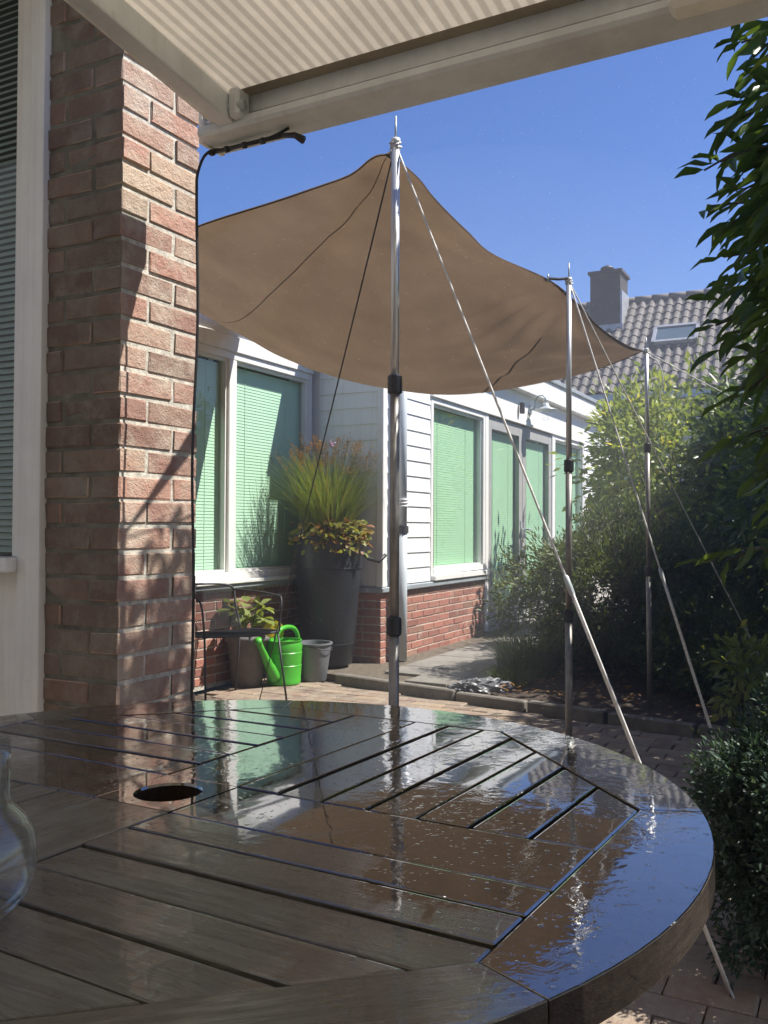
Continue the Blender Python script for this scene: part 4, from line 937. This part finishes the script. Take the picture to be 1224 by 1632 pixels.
cc_ = thing('mesh_chair', 'dark metal mesh garden chair half hidden behind the brick wall end', 'chair', (4.47, 3.42, 0), rot=(0, 0, R(-24)))
def mesh_panel(p00, p10, p11, p01, nu, nv, r_, name):
    m_ = MB(); a, b, c, d = map(Vector, (p00, p10, p11, p01))
    def q(u, v_): return a*(1-u)*(1-v_)+b*u*(1-v_)+c*u*v_+d*(1-u)*v_
    for i in range(-nv, nu+1):
        u0 = i/nu; pts_ = []
        for s_ in (0, 1):
            uu = u0+(nv/nu)*(1 if s_ else 0); vv = s_; 
            pts_.append((uu, vv))
        (ua, va), (ub, vb) = pts_
        t0 = max(0, -ua/(ub-ua)); t1 = min(1, (1-ua)/(ub-ua))
        if t1 <= t0: continue
        m_.tube([q(ua+(ub-ua)*t0, t0), q(ua+(ub-ua)*t1, t1)], r_, 3, False); m_.tube([q(1-(ua+(ub-ua)*t0), t0), q(1-(ua+(ub-ua)*t1), t1)], r_, 3, False)
    return stuff(m_.build(name, 'dark_metal', cc_))
mesh_panel((-.24, -.22, .43), (.24, -.22, .43), (.22, .2, .41), (-.22, .2, .41), 34, 30, .0016, 'seat_mesh')
mesh_panel((-.22, .2, .42), (.22, .2, .42), (.2, .28, .68), (-.2, .28, .68), 32, 20, .0016, 'back_mesh')
MB().tube(catmull([(-.22, .2, .41), (-.25, -.05, .425), (-.245, -.23, .43), (0, -.25, .425), (.245, -.23, .43), (.25, -.05, .425), (.22, .2, .41)], 4), .007, 8).build('seat_frame', 'dark_metal', cc_, smooth=True)
MB().tube(catmull([(-.225, .2, .41), (-.215, .25, .58), (-.2, .28, .68), (0, .29, .70), (.2, .28, .68), (.215, .25, .58), (.225, .2, .41)], 4), .007, 8).build('back_frame', 'dark_metal', cc_, smooth=True)
for s_ in (-1, 1):
    MB().tube(catmull([(s_*.21, .27, .66), (s_*.27, .1, .655), (s_*.285, -.12, .645), (s_*.27, -.22, .62), (s_*.25, -.23, .43)], 4), .006, 8).build('armrest', 'dark_metal', cc_, smooth=True)
    MB().tube([(s_*.245, -.22, .43), (s_*.27, -.29, .0)], .0065, 8).build('leg', 'dark_metal', cc_, smooth=True)
    MB().tube([(s_*.225, .2, .41), (s_*.25, .3, .0)], .0065, 8).build('leg', 'dark_metal', cc_, smooth=True)

# crumpled plastic bag lying on the kerb
bm = bmesh.new(); bmesh.ops.create_icosphere(bm, subdivisions=4, radius=1)
for v in bm.verts:
    d = v.co.normalized(); f_ = .8-.2*abs(math.sin(d.x*4+d.y*3))-.16*abs(math.sin(d.x*7-d.y*8+d.z*3+1))+.1*abs(math.sin(d.y*13+d.x*5))+.12*math.sin(d.x*2)
    v.co = Vector((d.x*.27*f_, d.y*.16*f_, max(-.02, d.z*.085*f_)))
me = bpy.data.meshes.new('plastic_bag'); bm.to_mesh(me); bm.free()
o = link('plastic_bag', me, 'bag', None, False, (5.33, 2.12, .06), (0, 0, R(-55))); tag(o, 'crumpled grey plastic bag lying flat near the kerb and grass clump', 'bag')

# ================================================================== VEGETATION
# near laurel at the frame's edge: trunk, crown mass, and single large leaves on drooping sprays
T1 = (3.12, .0, 0)
lt = thing('laurel_tree', 'tall laurel with drooping pointed leaves rising at the frame edge', 'tree', T1)
P, D, cc = crown_points((3.1, -.1, 1.95), (.42, .34, 1.35), 130, 34, .17, .35)
P2_, D2_, cc2 = crown_points((2.95, .28, 2.98), (.32, .28, .3), 22, 22, .2, .3); P = np.concatenate([P, P2_]); D = np.concatenate([D, D2_])
n = len(P); D = D*np.array([1, 1, .5])+np.array([-.1, .15, -.75]); U = unit(rng.normal(size=(n, 3))*.5+np.array([0, 0, 1.]))
stuff(link('crown', leaves_mesh('crown', P-np.array(T1), D, U, .08+.055*rng.random(n), .026+.014*rng.random(n), LANCE), 'leaf_laurel', lt))
mb = MB()
for i in range(16):
    e = Vector(cc[i])-Vector(T1); s0 = Vector((random.gauss(0, .05), random.gauss(0, .05), -.02)); m_ = s0.lerp(e, .6)+Vector((random.gauss(0, .05), random.gauss(0, .05), .05))
    mb.tube([s0, m_, e], [.024, .013, .005], 6)
sprays = [(2.87, 0.3, 2.51), (3.01, 0.27, 2.5), (2.92, 0.29, 2.36), (2.98, 0.36, 2.31), (2.96, 0.42, 2.18), (2.78, 0.35, 2.13), (2.74, 0.37, 1.99), (3.08, 0.36, 2.04), (2.85, 0.35, 1.87), (2.86, 0.31, 2.06), (3.15, 0.33, 1.87), (2.93, 0.37, 1.76), (3.05, 0.4, 1.71), (2.95, 0.32, 1.66), (3.03, 0.29, 2.25), (2.85, 0.26, 1.9), (3.05, 0.26, 2.39), (3.14, 0.26, 1.78), (2.98, 0.29, 1.59), (3.09, 0.26, 2.06), (3.07, 0.24, 2.21), (2.8, 0.29, 1.45), (3.09, 0.27, 1.35), (2.98, 0.35, 1.32), (2.91, 0.28, 1.2), (3.36, .48, .95), (3.4, .40, .95)]
lms = []
for k in range(6):
    me = leaves_mesh('leaf', np.zeros((1, 3)), [(1, 0, 0)], [(0, 0, 1)], random.uniform(.085, .14), random.uniform(.026, .042), LANCE)
    for v in me.vertices: v.co.z += .004*math.sin(v.co.x*90+k); v.co.x += 0
    me.materials.append(M['leaf_laurel']); lms.append(me)
for sp in sprays:
    tip = Vector(sp); root = Vector((3.12, -.02, sp[2]-.05+random.uniform(-.1, .15))); mid = root.lerp(tip, .6)+Vector((0, 0, .07)); cv = catmull([root-Vector(T1), mid-Vector(T1), tip-Vector(T1)], 4)
    mb.tube(cv, [.006]+[.005]*3+[.0035]*(len(cv)-4), 5)
    dr = (tip-mid).normalized()
    for j in range(8):
        u = .2+.8*j/7 if True else .35+.65*j/5; p = cv[min(len(cv)-1, int(u*(len(cv)-1)))]
        d = Vector((dr.x+random.gauss(0, .55), dr.y+random.gauss(0, .5), -.35+random.gauss(0, .4)))
        o = bpy.data.objects.new('leaf', lms[random.randrange(6)]); col.objects.link(o); o.parent = lt; o.location = p
        o.rotation_euler = d.to_track_quat('X', 'Z').to_euler(); o.rotation_euler.x += random.gauss(0, .5); sc2 = random.uniform(.8, 1.15); o.scale = (sc2, sc2, sc2)
mb.build('trunk', 'bark', lt, smooth=True)

# dark hedge along the garden's sunny side
hd = thing('dark_hedge', 'dense dark evergreen hedge in shade along the garden bed edge', 'hedge', (5.2, .1, 0))
Ps = []; Ds = []; Cs = []
for c, r_, nc in (((4.5, -.28, 1.45), (.75, .42, 1.35), 90), ((5.05, -.3, 1.5), (.7, .42, 1.4), 80), ((5.6, -.12, 1.5), (.8, .45, 1.35), 90), ((3.95, -.3, 1.4), (.55, .35, 1.35), 50), ((6.7, .2, 1.45), (.8, .5, 1.3), 100), ((7.7, .75, 1.2), (.75, .5, 1.15), 130), ((8.9, .7, 1.2), (.8, .6, 1.15), 110)):
    P, D, cc = crown_points(c, r_, nc, 46, .13, .4); Ps.append(P); Ds.append(D); Cs.append(cc[:6])
P = np.concatenate(Ps); D = np.concatenate(Ds); k = P[:, 2] > .05; P, D = P[k], D[k]; n = len(P)
stuff(link('crown', leaves_mesh('crown', P-np.array([5.2, .1, 0]), D+np.array([0, 0, -.25]), unit(rng.normal(size=(n, 3))*.6+np.array([0, -.2, 1])), .07+.05*rng.random(n), .034+.02*rng.random(n), DIAM), 'leaf_dark', hd))
mb = MB()
for cc in Cs:
    for e in cc: mb.tube([(e[0]-5.2+random.gauss(0, .1), e[1]-.1, -.02), (e[0]-5.2, e[1]-.1, e[2]*.5), (e[0]-5.2, e[1]-.1, e[2])], [.025, .018, .006], 6)
mb.build('trunk', 'bark', hd, smooth=True)
shrub('bright_shrub', 'bright yellow-green shrub in sun at the bungalow end, below the tiled roof', 'shrub', (9.3, 1.85, .1), (9.3, 1.85, 1.6), (.75, .75, .92), 130, 40, .12, .10, .05, 'leaf_bright', DIAM, .1, tr=.022, limbs=26, shell=.35)
shrub('leafy_shrub', 'green leafy shrub growing just beyond the kerb pole', 'shrub', (8.0, 1.35, .12), (8.0, 1.35, 1.55), (.55, .5, .75), 70, 30, .14, .085, .04, 'leaf_bright', DIAM, .2, tr=.018, limbs=18, shell=.35)
shrub('juniper_bush', 'low feathery juniper bush beside the middle pole, olive on top', 'bush', (6.6, 1.5, .1), (6.6, 1.52, .56), (.92, .72, .56), 400, 110, .075, .05, .015, 'needle', DIAM, -.1, tr=.012, limbs=24, shell=.45)
shrub('low_juniper', 'low dark juniper bush on the bed beneath the hedge', 'bush', (7.1, .95, .1), (7.05, .95, .5), (.7, .45, .5), 200, 90, .08, .05, .015, 'needle', DIAM, -.1, tr=.012, limbs=16, shell=.45)
shrub('creeping_juniper', 'small spreading juniper behind the kerb pole at the bed edge', 'bush', (5.95, .82, .08), (5.95, .82, .3), (.5, .36, .32), 130, 90, .1, .045, .014, 'needle', DIAM, -.1, tr=.008, limbs=12, shell=.4)
shrub('blue_conifer', 'bushy blue-green dwarf conifer close to the table rim', 'bush', (2.44, .09, 0), (2.44, .09, .33), (.29, .27, .36), 420, 90, .07, .022, .009, 'needle_blue', DIAM, -.1, tr=.01, limbs=20, shell=.4)
shrub('young_plant', 'small sunlit green plant at the foot of the hedge', 'plant', (5.0, .52, .05), (5.0, .52, .28), (.22, .16, .24), 26, 14, .2, .07, .035, 'leaf_bright', DIAM, .1, tr=.005, limbs=10, shell=.3)
# grass clump by the path, with thin tall stalks
gc = thing('grass_clump', 'loose clump of green grass with tall thin stalks beside the path', 'grass clump', (6.15, 2.05, .04))
V, F = blades(700, .22, .42, .32, .006, (0, 0, 0), .9); stuff(MB().add(V, F).build('blades', 'clump', gc))
V, F = blades(60, .16, .85, .4, .0045, (0, 0, 0), .4); stuff(MB().add(V, F).build('stalks', 'blade', gc))
g2 = thing('ground_cover', 'low bright green tuft at the bed corner next to the bag', 'plant', (5.75, 2.0, .04))
V, F = blades(420, .2, .16, .12, .007, (0, 0, 0), .9); stuff(MB().add(V, F).build('blades', 'clump', g2))

# ================================================================== fine spray from the mist hose
n = 9000; base = MB(); r_ = 1.0
ov = np.array([(1, 0, 0), (-1, 0, 0), (0, 1, 0), (0, -1, 0), (0, 0, 1), (0, 0, -1)], float)
of = np.array([(0, 2, 4), (2, 1, 4), (1, 3, 4), (3, 0, 4), (2, 0, 5), (1, 2, 5), (3, 1, 5), (0, 3, 5)])
c = np.c_[1.1+3.2*rng.random(n), -.2+2.2*rng.random(n), .25+1.95*rng.random(n)**.9]
k = ~((c[:, 0] > 1.85) & (c[:, 0] < 2.25) & (c[:, 1] > 1.75)) & (c[:, 0]-.9*np.abs(c[:, 1]-.7) > .9); c = c[k]; n = len(c)
rad = .00035+.0004*rng.random(n)**2
V = (c[:, None]+ov[None]*rad[:, None, None]).reshape(-1, 3); Fq = (of[None]+6*np.arange(n)[:, None, None]).reshape(-1, 3)
me = bpy.data.meshes.new('mist'); me.from_pydata(V.tolist(), [], Fq.tolist()); me.update()
mm, t, b = new_mat('water_droplet'); b.inputs['Base Color'].default_value = (.85, .88, .9, 1); b.inputs['Roughness'].default_value = .15
tr = N(t, 'ShaderNodeBsdfTranslucent'); tr.inputs[0].default_value = (.85, .88, .9, 1); mx = N(t, 'ShaderNodeMixShader'); t.links.new(b.outputs[0], mx.inputs[1]); t.links.new(tr.outputs[0], mx.inputs[2]); t.links.new(mx.outputs[0], t.nodes['Material Output'].inputs[0])
o = stuff(link('mist', me, mm, None, True)); o['label'] = 'fine water droplets from the mist hose drifting in the air'; o['category'] = 'mist'

# ================================================================== damp, hazy air
hz_ = MB().box((-1.0, -6, -1.2), (36, 12, 8.6)).build('haze', None); hz_['kind'] = 'stuff'; hz_['label'] = 'thin sunlit haze of spray in the air'
mv = bpy.data.materials.new('haze'); mv.use_nodes = True; t = mv.node_tree; t.nodes.remove(t.nodes['Principled BSDF'])
pv_ = N(t, 'ShaderNodeVolumePrincipled'); pv_.inputs['Color'].default_value = (.95, .96, 1, 1); pv_.inputs['Density'].default_value = .0033; pv_.inputs['Anisotropy'].default_value = .3
t.links.new(pv_.outputs[0], t.nodes['Material Output'].inputs['Volume']); hz_.data.materials.append(mv)

bm = bmesh.new(); bmesh.ops.create_icosphere(bm, subdivisions=3, radius=1)
for v in bm.verts: v.co = Vector((4.3+v.co.x*2.6, 1.35+v.co.y*1.75, 1.15+v.co.z*1.5))
me = bpy.data.meshes.new('spray_cloud'); bm.to_mesh(me); bm.free(); me.materials.append(None)
o = bpy.data.objects.new('spray_cloud', me); col.objects.link(o); o['kind'] = 'stuff'; o['label'] = 'soft veil of spray drifting over the patio under the sail'
mv2 = mv.copy(); mv2.name = 'spray_cloud'; me.materials[0] = mv2
for q in mv2.node_tree.nodes:
    if q.type == 'PRINCIPLED_VOLUME': q.inputs['Density'].default_value = .023
